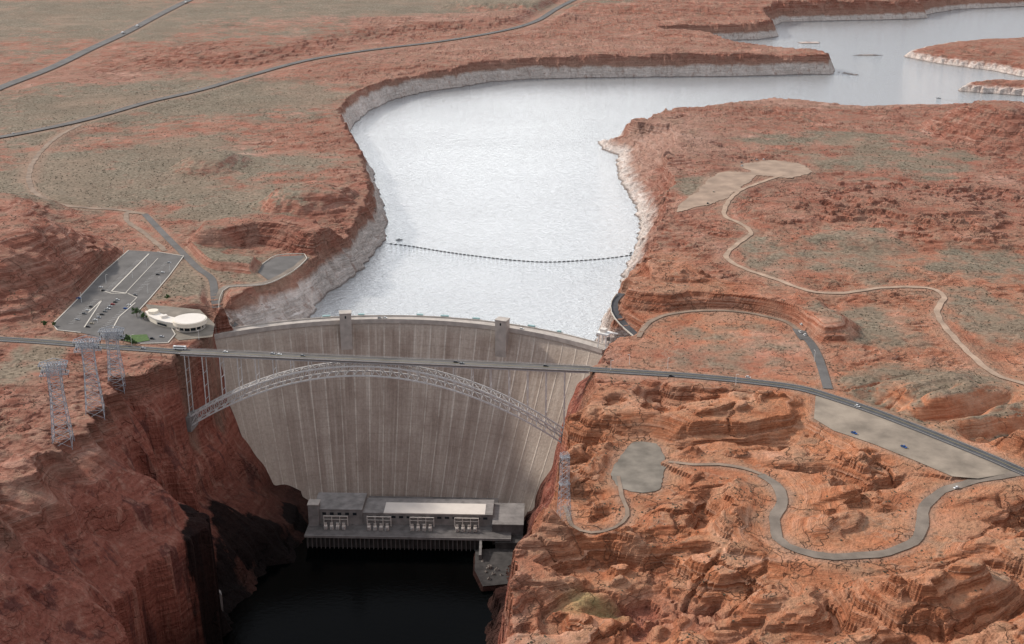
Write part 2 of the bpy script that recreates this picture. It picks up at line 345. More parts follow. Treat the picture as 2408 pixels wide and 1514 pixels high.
    cw=mixc(n,l,mrange(n,l,st2,.54,.65,0,.5),cw,(.54,.29,.215))
    low_shade=mrange(n,l,sx.outputs[2],-90,-165,0,.9)  # deep canyon shade painted into the wall colour, stronger towards the river
    cw=mixc(n,l,low_shade,cw,(.035,.021,.018))
    stm_shd=mrange(n,l,mth(n,l,'ADD',stn_shd,mth(n,l,'MULTIPLY',mth(n,l,'SUBTRACT',st_,.5),2.5)),.3,.6,0,.93)
    stm_shd=mth(n,l,'MULTIPLY',stm_shd,mrange(n,l,stn_shd,.0,.15))
    cw=mixc(n,l,stm_shd,cw,(.011,.009,.009))  # blackens the varnish and the painted recess shade
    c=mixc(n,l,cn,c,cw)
    c=mixc(n,l,mth(n,l,'MULTIPLY',lk,mrange(n,l,sx.outputs[2],28,10,0,.6)),c,(.46,.28,.21))
    zz=mth(n,l,'ADD',mth(n,l,'ADD',sx.outputs[2],mth(n,l,'MULTIPLY',hz,16)),mth(n,l,'ADD',mth(n,l,'MULTIPLY',mth(n,l,'SUBTRACT',mid,.5),14),mth(n,l,'MULTIPLY',mth(n,l,'SUBTRACT',pat,.5),22)))
    wb=mth(n,l,'MULTIPLY',mrange(n,l,zz,9,16,1,0),lk)
    cwh=ramp(n,l,strata2,[(.3,(.60,.48,.42)),(.5,(.75,.66,.60)),(.7,(.85,.78,.73))])
    cwh=mixc(n,l,mrange(n,l,st2,.54,.66,0,.7),cwh,(.44,.29,.235))
    c=mixc(n,l,mth(n,l,'MULTIPLY',wb,.94),c,cwh)
    wl=mrange(n,l,sx.outputs[2],LZ+1.0,LZ+2.4,1,0)
    c=mixc(n,l,mth(n,l,'MULTIPLY',wl,mth(n,l,'MULTIPLY',lk,.7)),c,(.11,.085,.075))
    c=mixc(n,l,mth(n,l,'MULTIPLY',yl,mrange(n,l,mid,.38,.6,0,.85)),c,(.42,.32,.15))
    c=mixc(n,l,mth(n,l,'MULTIPLY',trk,mrange(n,l,mid,.3,.6,.3,.75)),c,(.33,.215,.157))
    c=mixc(n,l,1.0,c,ramp(n,l,fine,[(.25,gray(.72)),(.7,gray(1.12))]),'MULTIPLY')
    l.new(c,b.inputs['Base Color']); b.inputs['Roughness'].default_value=.92; b.inputs['Specular IOR Level'].default_value=.1
    ncn=mth(n,l,'SUBTRACT',1,mth(n,l,'MULTIPLY',cn,.75))
    hsum=mth(n,l,'ADD',mth(n,l,'MULTIPLY',fine,1.0),mth(n,l,'ADD',mth(n,l,'MULTIPLY',mid,1.8),mth(n,l,'MULTIPLY',mth(n,l,'MULTIPLY',strata,3.6),ncn)))
    hsum=mth(n,l,'ADD',hsum,mth(n,l,'MULTIPLY',mth(n,l,'ADD',st2,st_),mth(n,l,'MULTIPLY',cn,4.0)))
    hsum=mth(n,l,'SUBTRACT',hsum,mth(n,l,'MULTIPLY',dl2,.7))
    bp=n.new('ShaderNodeBump'); bp.inputs['Distance'].default_value=2.8
    l.new(mrange(n,l,vg,0,1,1.0,.4),bp.inputs['Strength']); l.new(hsum,bp.inputs['Height']); l.new(bp.outputs[0],b.inputs['Normal'])
    return m
# ------------------------------------------------ terrain mesh
ny,nx=X.shape
me=bpy.data.meshes.new('terrain')
co=np.empty((ny*nx,3),np.float32); co[:,0]=X.ravel(); co[:,1]=Y.ravel(); co[:,2]=H.ravel()
idx=np.arange(ny*nx).reshape(ny,nx)
fq=np.stack([idx[:-1,:-1],idx[:-1,1:],idx[1:,1:],idx[1:,:-1]],-1).reshape(-1,4)
me.vertices.add(ny*nx); me.vertices.foreach_set('co',co.ravel())
me.loops.add(fq.size); me.loops.foreach_set('vertex_index',fq.ravel().astype(np.int32))
me.polygons.add(len(fq)); me.polygons.foreach_set('loop_start',np.arange(0,fq.size,4,dtype=np.int32)); me.polygons.foreach_set('loop_total',np.full(len(fq),4,np.int32))
hq=co[:,2][fq]; me.polygons.foreach_set('use_smooth',(hq.max(1)-hq.min(1))<1.4)
me.update()
lkp=sst(200,90,SD)*(~((Y<1330)&((X<-345)|(X>130))))*(1-cany)*((rr>DR-2)|(Y>1345))
lkp=lkp*np.where((X>100)&(Y>1290)&(Y<2600),np.clip(sst(34,9,SD+fbm(X/20,Y/20,3,66)*12),0,1),1)
lkp=lkp*np.where(ISD<0,sst(22,8,SD),1)
orr=np.clip(foren*1.0+zone(1500,700,250,120)*.4+sst(0,500,X)*sst(1900,1200,Y)*.5,0,1)
trk=np.where(Y>1900,sst(22,2,bhard),sst(8,0,bhard))
hz=sst(2200,5000,Y)
def setattr_(name,a,b,c):
    at_=me.attributes.new(name,'FLOAT_COLOR','POINT'); arr=np.ones((ny*nx,4),np.float32)
    arr[:,0]=a.ravel();arr[:,1]=b.ravel();arr[:,2]=c.ravel(); at_.data.foreach_set('color',arr.ravel())
setattr_('zone_a',veg,lkp,orr); setattr_('zone_b',pale,cany.astype(float),yellow); setattr_('zone_c',trk,hz,stain_shade)
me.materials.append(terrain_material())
ter=bpy.data.objects.new('terrain',me); C.objects.link(ter)
def tag(o,label,cat,group=None,kind=None):
    o['label']=label;o['category']=cat
    if group:o['group']=group
    if kind:o['kind']=kind
    return o
tag(ter,'red sandstone desert plateau cut by the deep canyon','terrain',kind='structure')
# ------------------------------------------------ mesh builder
class MB:
    def __init__(s): s.v=[];s.f=[]
    def add(s,vs,fs):
        o=len(s.v); s.v+=[tuple(v) for v in vs]; s.f+=[tuple(i+o for i in f) for f in fs]; return s
    def box(s,c,d,rz=0,M=None):
        x,y,z=d[0]/2,d[1]/2,d[2]/2; cr,sr=math.cos(rz),math.sin(rz)
        vs=[(c[0]+a*x*cr-b_*y*sr,c[1]+a*x*sr+b_*y*cr,c[2]+e*z) for e in(-1,1) for a,b_ in((-1,-1),(1,-1),(1,1),(-1,1))]
        if M: vs=[M@Vector(v) for v in vs]
        return s.add(vs,[(3,2,1,0),(4,5,6,7),(0,1,5,4),(1,2,6,5),(2,3,7,6),(3,0,4,7)])
    def beam(s,p,q,w,h=None):
        p=Vector(p);q=Vector(q);h=h or w;d=(q-p).normalized(); u=Vector((0,0,1)) if abs(d.z)<.95 else Vector((0,1,0))
        a=d.cross(u).normalized()*w/2; b=a.cross(d).normalized()*h/2
        vs=[e+i*a+j*b for e in(p,q) for i,j in((-1,-1),(1,-1),(1,1),(-1,1))]
        return s.add(vs,[(3,2,1,0),(4,5,6,7),(0,1,5,4),(1,2,6,5),(2,3,7,6),(3,0,4,7)])
    def prism(s,poly,z0,z1):
        n=len(poly); vs=[(p[0],p[1],z0) for p in poly]+[(p[0],p[1],z1) for p in poly]
        return s.add(vs,[tuple(range(n))[::-1],tuple(range(n,2*n))]+[(i,(i+1)%n,(i+1)%n+n,i+n) for i in range(n)])
    def cyl(s,c,r,z0,z1,n=24,r2=None,ax='z'):
        r2=r if r2 is None else r2; vs=[]
        for z,q in((z0,r),(z1,r2)):
            for i in range(n):
                a=2*math.pi*i/n; x,y=q*math.cos(a),q*math.sin(a)
                vs.append((c[0]+x,c[1]+y,z) if ax=='z' else (c[0]+x,z,c[2]+y) if ax=='y' else (z,c[1]+x,c[2]+y))
        return s.add(vs,[tuple(range(n))[::-1],tuple(range(n,2*n))]+[(i,(i+1)%n,(i+1)%n+n,i+n) for i in range(n)])
    def side(s,prof,y0,y1):
        n=len(prof); vs=[(p[0],y0,p[1]) for p in prof]+[(p[0],y1,p[1]) for p in prof]
        return s.add(vs,[tuple(range(n)),tuple(range(n,2*n))[::-1]]+[((i+1)%n,i,i+n,(i+1)%n+n) for i in range(n)])
    def build(s,name,mat,parent=None,smooth=False):
        m=bpy.data.meshes.new(name); m.from_pydata(s.v,[],s.f); m.materials.append(mat); m.update()
        if smooth: m.polygons.foreach_set('use_smooth',[True]*len(m.polygons))
        o=bpy.data.objects.new(name,m); C.objects.link(o)
        if parent: o.parent=parent
        return o
def empty(name,loc,rz=0):
    o=bpy.data.objects.new(name,None); C.objects.link(o); o.location=loc; o.rotation_euler=(0,0,rz); o.empty_display_size=2; return o
def copy_tree(o,parent=None):
    c=o.copy(); C.objects.link(c)
    if parent: c.parent=parent
    for ch in list(o.children): copy_tree(ch,c)
    return c
# materials
M_asph=simple('asphalt',(.075,.075,.08),.85,.2,.15); M_asph_far=simple('weathered_asphalt',(.12,.113,.108),.85,.25,.05)
M_road=simple('grey_road',(.20,.165,.135),.9,.3,.06); M_dirt=simple('packed_dirt',(.37,.265,.195),.95,.25,.06); M_track=simple('faint_track',(.25,.185,.14),.95,.3,.06)
M_gravel=simple('gravel',(.26,.215,.17),.95,.3,.05); M_gravel2=simple('dark_gravel',(.20,.175,.145),.95,.35,.06); M_soil=simple('sandy_clearing',(.33,.24,.18),.95,.25,.04)
M_kerb=simple('pale_kerb',(.55,.51,.45),.8,.1); M_white=simple('white_paint',(.75,.75,.73),.5,.05); M_yellow=simple('yellow_line',(.34,.28,.13),.7,.1)
M_steel=simple('grey_steel',(.58,.56,.54),.55,.12,.3,.0); M_steel2=simple('galvanised_steel',(.33,.355,.39),.5,.15,.3,.1); M_steel3=simple('weathered_steel',(.40,.385,.385),.6,.15,.3,.0)
M_conc=simple('pale_concrete',(.44,.395,.355),.85,.2,.12); M_conc_d=simple('grey_concrete',(.23,.215,.205),.85,.3,.12); M_conc_b=simple('light_roof',(.70,.65,.59),.7,.06,.1)
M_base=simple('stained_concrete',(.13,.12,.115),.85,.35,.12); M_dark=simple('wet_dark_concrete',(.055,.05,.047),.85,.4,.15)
M_teal=simple('teal_paint',(.28,.42,.42),.6,.1); M_cream=simple('cream_plaster',(.74,.67,.56),.8,.06,.2); M_glass=simple('dark_glass',(.02,.025,.03),.12,.1)
M_tyre=simple('black_rubber',(.02,.02,.02),.8,.1); M_grass=simple('green_lawn',(.07,.12,.035),.9,.3,.4); M_leaf=simple('tree_leaves',(.055,.10,.03),.8,.5,.8); M_bark=simple('bark',(.12,.08,.05),.9,.2)
M_rock=simple('grey_boulder',(.19,.165,.145),.9,.3,.4,0,.5); M_shrub=simple('desert_scrub',(.068,.06,.04),.95,.4,.05)
# ------------------------------------------------ roads
def ribbon(name,P,w,mat,dz,parent=None,offs=0.0,label=None):
    mb=MB(); n=len(P); vs=[]
    for i,p in enumerate(P):
        t=(P[min(i+1,n-1)]-P[max(i-1,0)]); t.z=0; t.normalize(); s=Vector((t.y,-t.x,0))
        for k in(-1,1): 
            wob=1+.18*math.sin(i*1.7+k*2)+.12*math.sin(i*.61+k) if mat in (M_dirt,M_track,M_road) else 1
            q=p+s*(offs+k*w/2*wob); vs.append((q.x,q.y,p.z+dz))
    mb.add(vs,[(2*i,2*i+1,2*i+3,2*i+2) for i in range(n-1)])
    o=mb.build(name,mat,parent)
    if label: tag(o,label,'road',kind='structure')
    return o
spec=[('hw_left',M_asph,'highway','dark asphalt highway reaching the left end of the steel bridge'),('hw_right',M_asph,'highway','dark asphalt highway running right from the steel bridge'),
('hw_far_a',M_asph_far,'highway','far highway at top left that carries the white trucks'),('hw_far_b',M_asph_far,'highway','long far highway curving across the upper left plateau'),
('loop_track',M_track,'dirt_track','faint looping track on the grey flat at left'),('dam_road',M_asph_far,'road','road winding down to the left end of the dam'),
('lot_entry',M_track,'road','short entry road into the top of the parking lot'),('lookout_path',M_road,'path','path along the white cliff to the left lookout'),
('curve_road',M_road,'road','grey road curving round the sandstone at lower right'),('access_road',M_asph_far,'road','short asphalt side road leaving the highway on the right'),
('cut_road',M_track,'dirt_track','track at the foot of the long curved rock cut'),
('lookout_road',M_asph,'road','short dark road on the rim at the right end of the dam'),('dirt_road',M_dirt,'dirt_road','winding pale dirt road across the right plateau'),
('rim_trail',M_track,'dirt_track','narrow track below the small grey pad near the right rim'),('curve_track',M_track,'dirt_track','faint track leading from the curving road to the small grey pad')]
for i,(k,m,nm,lb) in enumerate(spec):
    r=ROADS[k]; far=k.startswith('hw_far'); ribbon(nm,r['p'],r['w'],m,.05+.02*i+(1.2 if far else 0),label=lb)
for k in('hw_left','hw_right'):
    tag(ribbon('road_marking',ROADS[k]['p'],.45,M_yellow,.36),'yellow centre line on the highway '+('left' if k=='hw_left' else 'right')+' of the bridge','road marking',kind='structure')
    for s in(-1,1): tag(ribbon('road_marking',ROADS[k]['p'],.3,M_kerb,.36,offs=s*5.0),'white edge line on the '+('far' if s<0 else 'near')+' side of the highway '+('left' if k=='hw_left' else 'right')+' of the bridge','road marking',kind='structure')
pspec=[('parking_lot',M_asph_far,'parking_lot','large asphalt parking lot behind the round visitor building'),('gravel_pad',M_gravel,'gravel_lot','long grey gravel lot beside the highway on the right'),
('gray_pad',M_gravel2,'gravel_pad','small oval grey gravel pad on the sandstone at right'),('camp_pad_a',M_soil,'clearing','pale sandy clearing beside the dirt road at upper right'),
('camp_pad_b',M_soil,'clearing','pale oval clearing with cars along its far edge'),('lookout_pad',M_asph_far,'lookout_terrace','paved lookout terrace on the left cliff above the lake'),
('bus_pad',M_asph_far,'parking_area','small parking area at the end of the side road'),('visitor_pad',M_gravel2,'plaza','paved plaza round the visitor building')]
def flatpoly(name,P,mat,z,label,cat):
    o=MB().add([(p.x,p.y,z) for p in P],[tuple(range(len(P)))]).build(name,mat)
    return tag(o,label,cat,kind='structure')
def soften(P,amp):
    Q=smooth_line([Vector(p) for p in P]+[Vector(P[0])],3.5)[:-1]; c=sum(Q,Vector())/len(Q)
    return [q+(q-c).normalized()*amp*(math.sin(i*1.9+math.sin(i*.7)*2)*.6+math.sin(i*.43)*.9) for i,q in enumerate(Q)]
for i,(k,m,nm,lb) in enumerate(pspec):
    p=PADS[k]; Pp=soften(p['p'],{'gray_pad':1.2}.get(k,3.5)) if k in('gray_pad','camp_pad_a','camp_pad_b') else p['p']
    flatpoly(nm,Pp,m,p['z']+.02+.013*i,lb,nm.replace('_',' '))
flatpoly('lawn',pxl([(300,788),(345,786),(352,800),(315,806),(290,800)],28.9),M_grass,28.95,'small green lawn beside the visitor building','lawn')
flatpoly('river_landing',[Vector((a,b,0)) for a,b in lp],M_dark,-173.2,'dark landing at the right end of the powerhouse','landing')
def kerbline(pts,z,label,w=.9,h=.35,m=None,name='kerb'):
    mb=MB(); P=pxl(pts,z)
    for a,b in zip(P[:-1],P[1:]): mb.beam(a+Vector((0,0,h/2)),b+Vector((0,0,h/2)),w,h)
    return tag(mb.build(name,m or M_kerb),label,name.replace('_',' '),kind='structure' if name=='kerb' else None)
Z=28.55
kerbline([(303,588),(240,642),(180,706),(124,762),(135,776),(190,782)],Z,'pale kerb along the left edge of the parking lot',1.0)
kerbline([(370,592),(432,602),(398,648),(352,702),(328,728)],Z,'pale kerb along the right edge of the parking lot',1.0)
kerbline([(350,597),(262,685),(300,690)],Z,'long pale kerb island down the middle of the parking lot',1.6)
kerbline([(372,607),(296,688),(322,700),(300,722)],Z,'second long kerb island right of the middle one',.8)
kerbline([(236,682),(262,690),(300,690)],Z,'pale kerb crossing between upper and lower parking rows',1.2)
kerbline([(208,735),(240,705),(198,770)],Z,'angled pale kerb island in the lower left parking rows',1.2)
kerbline([(318,712),(280,745),(262,778)],Z,'curving pale kerb beside the lower right parking rows',1.2)
kerbline([(400,765),(412,786),(395,806),(330,808)],Z,'pale kerb around the visitor building drive',1.0)
mb=MB()
for a,b,nn_ in(((330,612),(250,690),26),((395,618),(318,695),22),((230,705),(168,765),16),((300,725),(240,778),14)):
    A,Bq=up(*a,Z),up(*b,Z); d=(Bq-A); s=Vector((d.y,-d.x,0)).normalized()
    for i in range(nn_):
        p=A+d*i/nn_; mb.beam(p+Vector((0,0,.07)),p+s*5+Vector((0,0,.07)),.25,.02)
tag(mb.build('parking_marking',M_white),'white painted stall lines across the parking lot','parking marking',kind='structure')
# ------------------------------------------------ water
def water(name,col,rough,scale,strength,dist,spec,metal=0,lo=.8):
    m,n,l,b=nt(name); P=n.new('ShaderNodeNewGeometry').outputs['Position']
    b.inputs['Base Color'].default_value=(*col,1); b.inputs['Roughness'].default_value=rough; b.inputs['IOR'].default_value=1.33; b.inputs['Specular IOR Level'].default_value=spec; b.inputs['Metallic'].default_value=metal
    a=noise(n,l,P,1.0,5,.62,(scale,scale*1.5,scale)); c=noise(n,l,P,1.0,2,.5,(scale*.03,scale*.05,scale))
    amp=mrange(n,l,c,.35,.65,lo,1.1)
    bp=n.new('ShaderNodeBump'); bp.inputs['Distance'].default_value=dist; bp.inputs['Strength'].default_value=strength
    l.new(mth(n,l,'MULTIPLY',a,amp),bp.inputs['Height']); l.new(bp.outputs[0],b.inputs['Normal']); return m
M_lake=water('lake_water',(.56,.575,.58),.05,.14,1.0,1.7,.9,.54,1.0)
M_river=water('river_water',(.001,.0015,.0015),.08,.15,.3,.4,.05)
def dpt(r,phi,z):
    a=math.atan2(DN.y,DN.x)-phi; return Vector((DCx+r*math.cos(a),DCy+r*math.sin(a),z))
PH=math.asin(219.5/360)
arc=[dpt(DR-1,-PH+2*PH*i/40,LZ) for i in range(41)]
lp_=[(-14000,1345),(-345,1345)]+[(p.x,p.y) for p in arc]+[(120,1290),(14000,1290),(14000,25000),(-14000,25000)]
flatpoly('lake',[Vector((x,y,0)) for x,y in lp_],M_lake,LZ,'broad pale lake held back by the dam','lake')
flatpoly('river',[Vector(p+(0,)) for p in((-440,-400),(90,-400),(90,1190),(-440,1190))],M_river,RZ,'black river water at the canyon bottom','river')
# ------------------------------------------------ dam
def dam_material():
    m,n,l,b=nt('dam_concrete'); uv=n.new('ShaderNodeUVMap').outputs[0]
    s=n.new('ShaderNodeSeparateXYZ'); l.new(uv,s.inputs[0]); u,v=s.outputs[0],s.outputs[1]
    a=noise(n,l,uv,1,4,.55,(.06,.006,1)); a2=noise(n,l,uv,1,4,.55,(.20,.010,1)); bl=noise(n,l,uv,1,5,.65,(.02,.03,1)); fn=noise(n,l,uv,1,5,.7,(.35,.35,1)); a3=noise(n,l,uv,1,3,.6,(.9,.03,1))
    c=ramp(n,l,mth(n,l,'ADD',mth(n,l,'MULTIPLY',a,.55),mth(n,l,'MULTIPLY',bl,.45)),[(.38,(.30,.228,.185)),(.5,(.40,.32,.265)),(.62,(.52,.435,.365))])
    c=mixc(n,l,mrange(n,l,a2,.55,.67,0,.5),c,(.65,.57,.49))
    c=mixc(n,l,mrange(n,l,a2,.46,.35,0,.42),c,(.24,.178,.142))
    c=mixc(n,l,mrange(n,l,a3,.53,.72,0,.35),c,(.66,.585,.51))
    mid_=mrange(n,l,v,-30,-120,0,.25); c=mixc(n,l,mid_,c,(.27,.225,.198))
    ju=mth(n,l,'FRACT',mth(n,l,'ADD',mth(n,l,'DIVIDE',u,18.3),mth(n,l,'MULTIPLY',a,.12))); ln=mth(n,l,'MAXIMUM',mrange(n,l,ju,0,.07,1,0),mrange(n,l,ju,.93,1,0,1))
    c=mixc(n,l,mth(n,l,'MULTIPLY',ln,mrange(n,l,bl,.38,.56,.2,.9)),c,(.72,.645,.565))
    jv=mth(n,l,'FRACT',mth(n,l,'DIVIDE',v,9.0)); lv=mrange(n,l,jv,0,.1,1,0)
    jp=mth(n,l,'FRACT',mth(n,l,'DIVIDE',u,9.15)); lpn=mrange(n,l,jp,0,.05,1,0)
    c=mixc(n,l,mth(n,l,'MULTIPLY',mth(n,l,'MAXIMUM',lv,lpn),.28),c,(.18,.135,.105))
    ed=mrange(n,l,mth(n,l,'ABSOLUTE',u),130,215,0,.5); c=mixc(n,l,ed,c,(.52,.445,.365))
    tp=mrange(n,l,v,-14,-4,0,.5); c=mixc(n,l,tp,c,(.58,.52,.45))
    c=mixc(n,l,1.0,c,ramp(n,l,fn,[(.3,gray(.82)),(.7,gray(1.12))]),'MULTIPLY')
    l.new(c,b.inputs['Base Color']); b.inputs['Roughness'].default_value=.9; b.inputs['Specular IOR Level'].default_value=.15
    bp=n.new('ShaderNodeBump'); bp.inputs['Distance'].default_value=.6; l.new(mth(n,l,'SUBTRACT',fn,mth(n,l,'MULTIPLY',ln,.6)),bp.inputs['Height']); l.new(bp.outputs[0],b.inputs['Normal'])
    return m
M_dam=dam_material()
dam=empty('dam',dpt(DR,0,0)); tag(dam,'tall curved concrete dam between the canyon walls','dam')
def arcmesh(name,prof,mat,n=120,ph0=-PH,ph1=PH,uvm=False,parent=dam):
    vs=[];fs=[];uvs=[]; k=len(prof)
    for i in range(n+1):
        ph=ph0+(ph1-ph0)*i/n
        for r,z in prof: vs.append(dpt(r,ph,z)-dam.location); uvs.append((ph*DR,z))
    for i in range(n):
        for j in range(k): j2=(j+1)%k; fs.append((i*k+j,(i+1)*k+j,(i+1)*k+j2,i*k+j2))
    fs.append(tuple(range(k))); fs.append(tuple(range(n*k,n*k+k))[::-1])
    me_=bpy.data.meshes.new(name); me_.from_pydata(vs,[],fs); me_.materials.append(mat); me_.update()
    if uvm:
        ul=me_.uv_layers.new(name='UVMap')
        for lo in me_.loops: ul.data[lo.index].uv=uvs[lo.vertex_index]
    o=bpy.data.objects.new(name,me_); C.objects.link(o); o.parent=parent; return o
def toff(z): t=min(1,max(0,-z/178)); return 9+92*t**1.25
zl=[-3-(187-3)*i/30 for i in range(31)]
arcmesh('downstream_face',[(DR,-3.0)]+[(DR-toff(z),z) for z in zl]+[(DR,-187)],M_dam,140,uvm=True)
arcmesh('crest_road',[(DR-10.5,-2.99),(DR-10.5,-.0),(DR+2,0),(DR+2,-2.99)],M_conc,100)
arcmesh('parapet',[(DR-11.3,-3.6),(DR-11.3,1.5),(DR-10.3,1.5),(DR-10.3,-3.6)],M_conc,100)
arcmesh('parapet',[(DR+1.7,-3.2),(DR+1.7,1.5),(DR+2.6,1.5),(DR+2.6,-3.2)],M_conc,100)
def dam_local(r,ph,z): return dpt(r,ph,z)-dam.location
def phi_of_px(px): 
    best=None
    for i in range(400):
        ph=-PH+2*PH*i/399; p=dpt(DR-8,ph,0); x=1204+F*p.x/depth(p)
        if best is None or abs(x-px)<best[0]: best=(abs(x-px),ph)
    return best[1]
for px in(812,1186):
    ph=phi_of_px(px); a=-ph+math.atan2(DN.y,DN.x)-math.pi/2
    tb=MB(); c=dam_local(DR-14,ph,0); tb.box((c.x,c.y,-13.5),(13,11,49),a); tw=tb.build('elevator_tower',M_conc,dam)
    t2=MB(); t2.box((c.x,c.y,11.6),(14,12,1.2),a); t2.build('roof_slab',M_conc,tw)
    t3=MB(); c2=dam_local(DR-19.6,ph,0); t3.box((c2.x,c2.y,7.5),(1.6,.3,3),a); t3.build('window',M_glass,tw)
for px,wd in((770,9),(848,7),(982,7),(1040,9),(1112,8),(1237,8),(1300,4)):
    ph=phi_of_px(px); a=-ph+math.atan2(DN.y,DN.x)-math.pi/2; c=dam_local(DR+5.4,ph,0)
    g=MB(); g.box((c.x,c.y,-1.5),(wd+3,5.4,3),a); g.build('intake_platform',M_conc,dam)
    g=MB(); g.box((c.x,c.y,1.2),(wd,3.2,2.2),a); o=g.build('gate_cover',M_teal,dam)
cr=empty('gantry_crane',dpt(DR-1,PH-.015,0),R(-32)); tag(cr,'pale gantry crane at the right end of the dam crest','crane')
for sx in(-5,5):
    for sy in(-5,5): MB().beam((sx,sy,0),(sx*.8,sy*.8,15),1.1).build('leg',M_white,cr)
g=MB(); g.box((0,0,15.8),(14,11,1.8)); g.build('top_frame',M_white,cr)
g=MB(); g.box((-1,0,18.6),(6,6,3.8)); g.build('machine_house',M_conc_b,cr)
g=MB(); g.beam((4,0,17),(16,0,18),1.2); g.build('boom',M_white,cr)
g=MB(); g.box((3.4,3,8.5),(3,3,3.4)); g.build('operator_cab',M_conc_d,cr)
# ------------------------------------------------ powerhouse
pw=empty('powerhouse',(-101,1156,RZ),R(-2)); tag(pw,'long grey concrete powerhouse at the foot of the dam','building')
def pbox(name,x0,x1,y0,y1,z0,z1,mat,par=None):
    return MB().box(((x0+x1)/2,(y0+y1)/2,(z0+z1)/2),(x1-x0,y1-y0,z1-z0)).build(name,mat,par or pw)
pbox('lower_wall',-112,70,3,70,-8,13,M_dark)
pbox('transformer_deck',-113,100,0,26,13.01,15.0,M_base)
pbox('deck_edge',-113,100,-1.0,-.01,12.9,15.5,M_conc_d)
for i in range(40):
    x=-110+i*4.55; MB().box((x,1.5,2.5),(.8,3.2,20.7)).build('buttress',M_base,pw)
pbox('turbine_hall',-56,80,26.01,58,15,27.6,M_conc_d)
pbox('roof',-34,72,26,49,27.61,28.6,M_conc_b)
pbox('roof',-34,72,49.01,59,27.61,28.3,M_conc_d)
pbox('roof',-56,-34.02,25.4,59,27.61,28.4,M_conc_d)
pbox('roof',72.02,80,25.4,59,27.61,28.4,M_conc_d)
pbox('service_block',-108,-56.02,24,60,15,32,M_conc_d)
pbox('roof',-108,-56,23.4,60.6,32.01,33,M_conc_d)
pbox('tower_block',-112,-101,20,31,15,39,M_conc_d)
pbox('tower_roof',-112.6,-100.4,19.4,31.6,39.01,40,M_conc)
pbox('side_block',80.02,112,14,60,-8,23,M_base); pbox('roof',80.02,112.5,13.5,60.5,23.01,24,M_conc_d)
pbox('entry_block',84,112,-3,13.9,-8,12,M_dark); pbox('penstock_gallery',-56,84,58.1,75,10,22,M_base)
for i in range(5): pbox('window',-98+i*8,-94+i*8,23.85,23.98,26,29,M_glass)
for i in range(16): pbox('window',-50+i*8,-45.5+i*8,25.85,25.98,22.5,25,M_glass)
def transformer(x,y):
    t=MB(); t.box((x,y,17.1),(3.2,2.8,4.2)); o=t.build('transformer',M_conc_b,pw)
    f_=MB(); f_.box((x,y-1.6,17.0),(2.7,.3,.4))
    for k in range(4): f_.box((x-1.1+k*.72,y-1.9,17.0),(.3,.8,3.4))
    f_.build('radiator',M_steel,o)
    for k in(-1,0,1): MB().cyl((x+k,y,0),.35,19.2,22.4,8).build('bushing',M_conc_b,o)
for px in(792,893,993,1097):
    cx=(px-1204)/3000*1345+101; bus=MB()
    for k in range(4):
        transformer(cx-9.5+k*6.3,14)
        bus.beam((cx-12.5+k*8.3,22,15.0),(cx-12.5+k*8.3,22,26),.7)
    bus.beam((cx-12.8,22,25.8),(cx+12.8,22,25.8),.8); bus.beam((cx-12.8,22,22),(cx+12.8,22,22),.4)
    bus.build('bus_frame',M_conc_b,pw)
for i,(px,py,s) in enumerate([(1150,1335,3.2),(1168,1340,2.4),(1160,1350,2.0),(1142,1345,1.8),(1178,1352,1.6),(1135,1320,1.5),(1150,1362,2.0)]):
    p=up(px,py,-173.2); bb=MB(); N=8; vs=[]
    for a in range(4):
        el=-.4+a*.55
        for k in range(N):
            an=2*math.pi*k/N; q=s*(1+.3*random.uniform(-1,1))
            vs.append((q*math.cos(el)*math.cos(an),q*math.cos(el)*math.sin(an),max(-.3,q*math.sin(el))))
    vs.append((0,0,s*1.05)); fs=[(a*N+k,a*N+(k+1)%N,(a+1)*N+(k+1)%N,(a+1)*N+k) for a in range(3) for k in range(N)]+[(3*N+k,3*N+(k+1)%N,4*N) for k in range(N)]
    o=bb.add(vs,fs).build('boulder',M_rock); o.location=p
    tag(o,'pale boulder on the dark river landing below the powerhouse','boulder','boulders on the river landing')
pier=empty('river_landing_stair',up(1130,1300,-173)); tag(pier,'steep concrete stair wall at the right end of the powerhouse','stair')
MB().box((0,0,2),(3,26,6)).build('stair_wall',M_base,pier); st_mb=MB()
for k in range(12): st_mb.box((0,-12+k*2.1,5.1+k*.3),(2.4,2.12,.9))
st_mb.build('steps',M_conc_d,pier)
pt=empty('tunnel_portal',up(512,1440,-176),R(20)); tag(pt,'grey concrete tunnel portal at the foot of the left canyon wall','portal')
MB().side([(-5,0),(5,0),(5,20),(2,24),(-5,24)],-4,4).build('portal_wall',M_conc_d,pt); MB().box((0,-4.1,6),(5,.3,11)).build('opening',M_tyre,pt)
# ------------------------------------------------ bridge
ax=(BR-BL); BLn=ax.length; bd_=math.atan2(ax.y,ax.x)
br=empty('arch_bridge',BL,bd_); tag(br,'long grey steel deck arch bridge across the canyon','bridge')
HWb=6.2
MB().box((BLn/2,0,-.1),(BLn+2,13.0,.8)).build('deck',M_asph_far,br)
for s in(-1,1):
    MB().box((BLn/2,s*5.2,-1.4),(BLn,.7,1.7)).build('girder',M_steel3,br)
    MB().box((BLn/2,s*6.3,.55),(BLn+2,.4,.4)).build('kerb',M_conc,br)
    rl=MB(); rl.box((BLn/2,s*6.45,1.7),(BLn+2,.14,.16)); rl.box((BLn/2,s*6.45,1.2),(BLn+2,.1,.1))
    for k in range(int(BLn/5)): rl.box((k*5+2,s*6.45,1.2),(.2,.2,1.2))
    rl.build('railing',M_steel3,br)
MB().box((BLn/2,0,.32),(BLn,.4,.02)).build('centre_line',M_yellow,br)
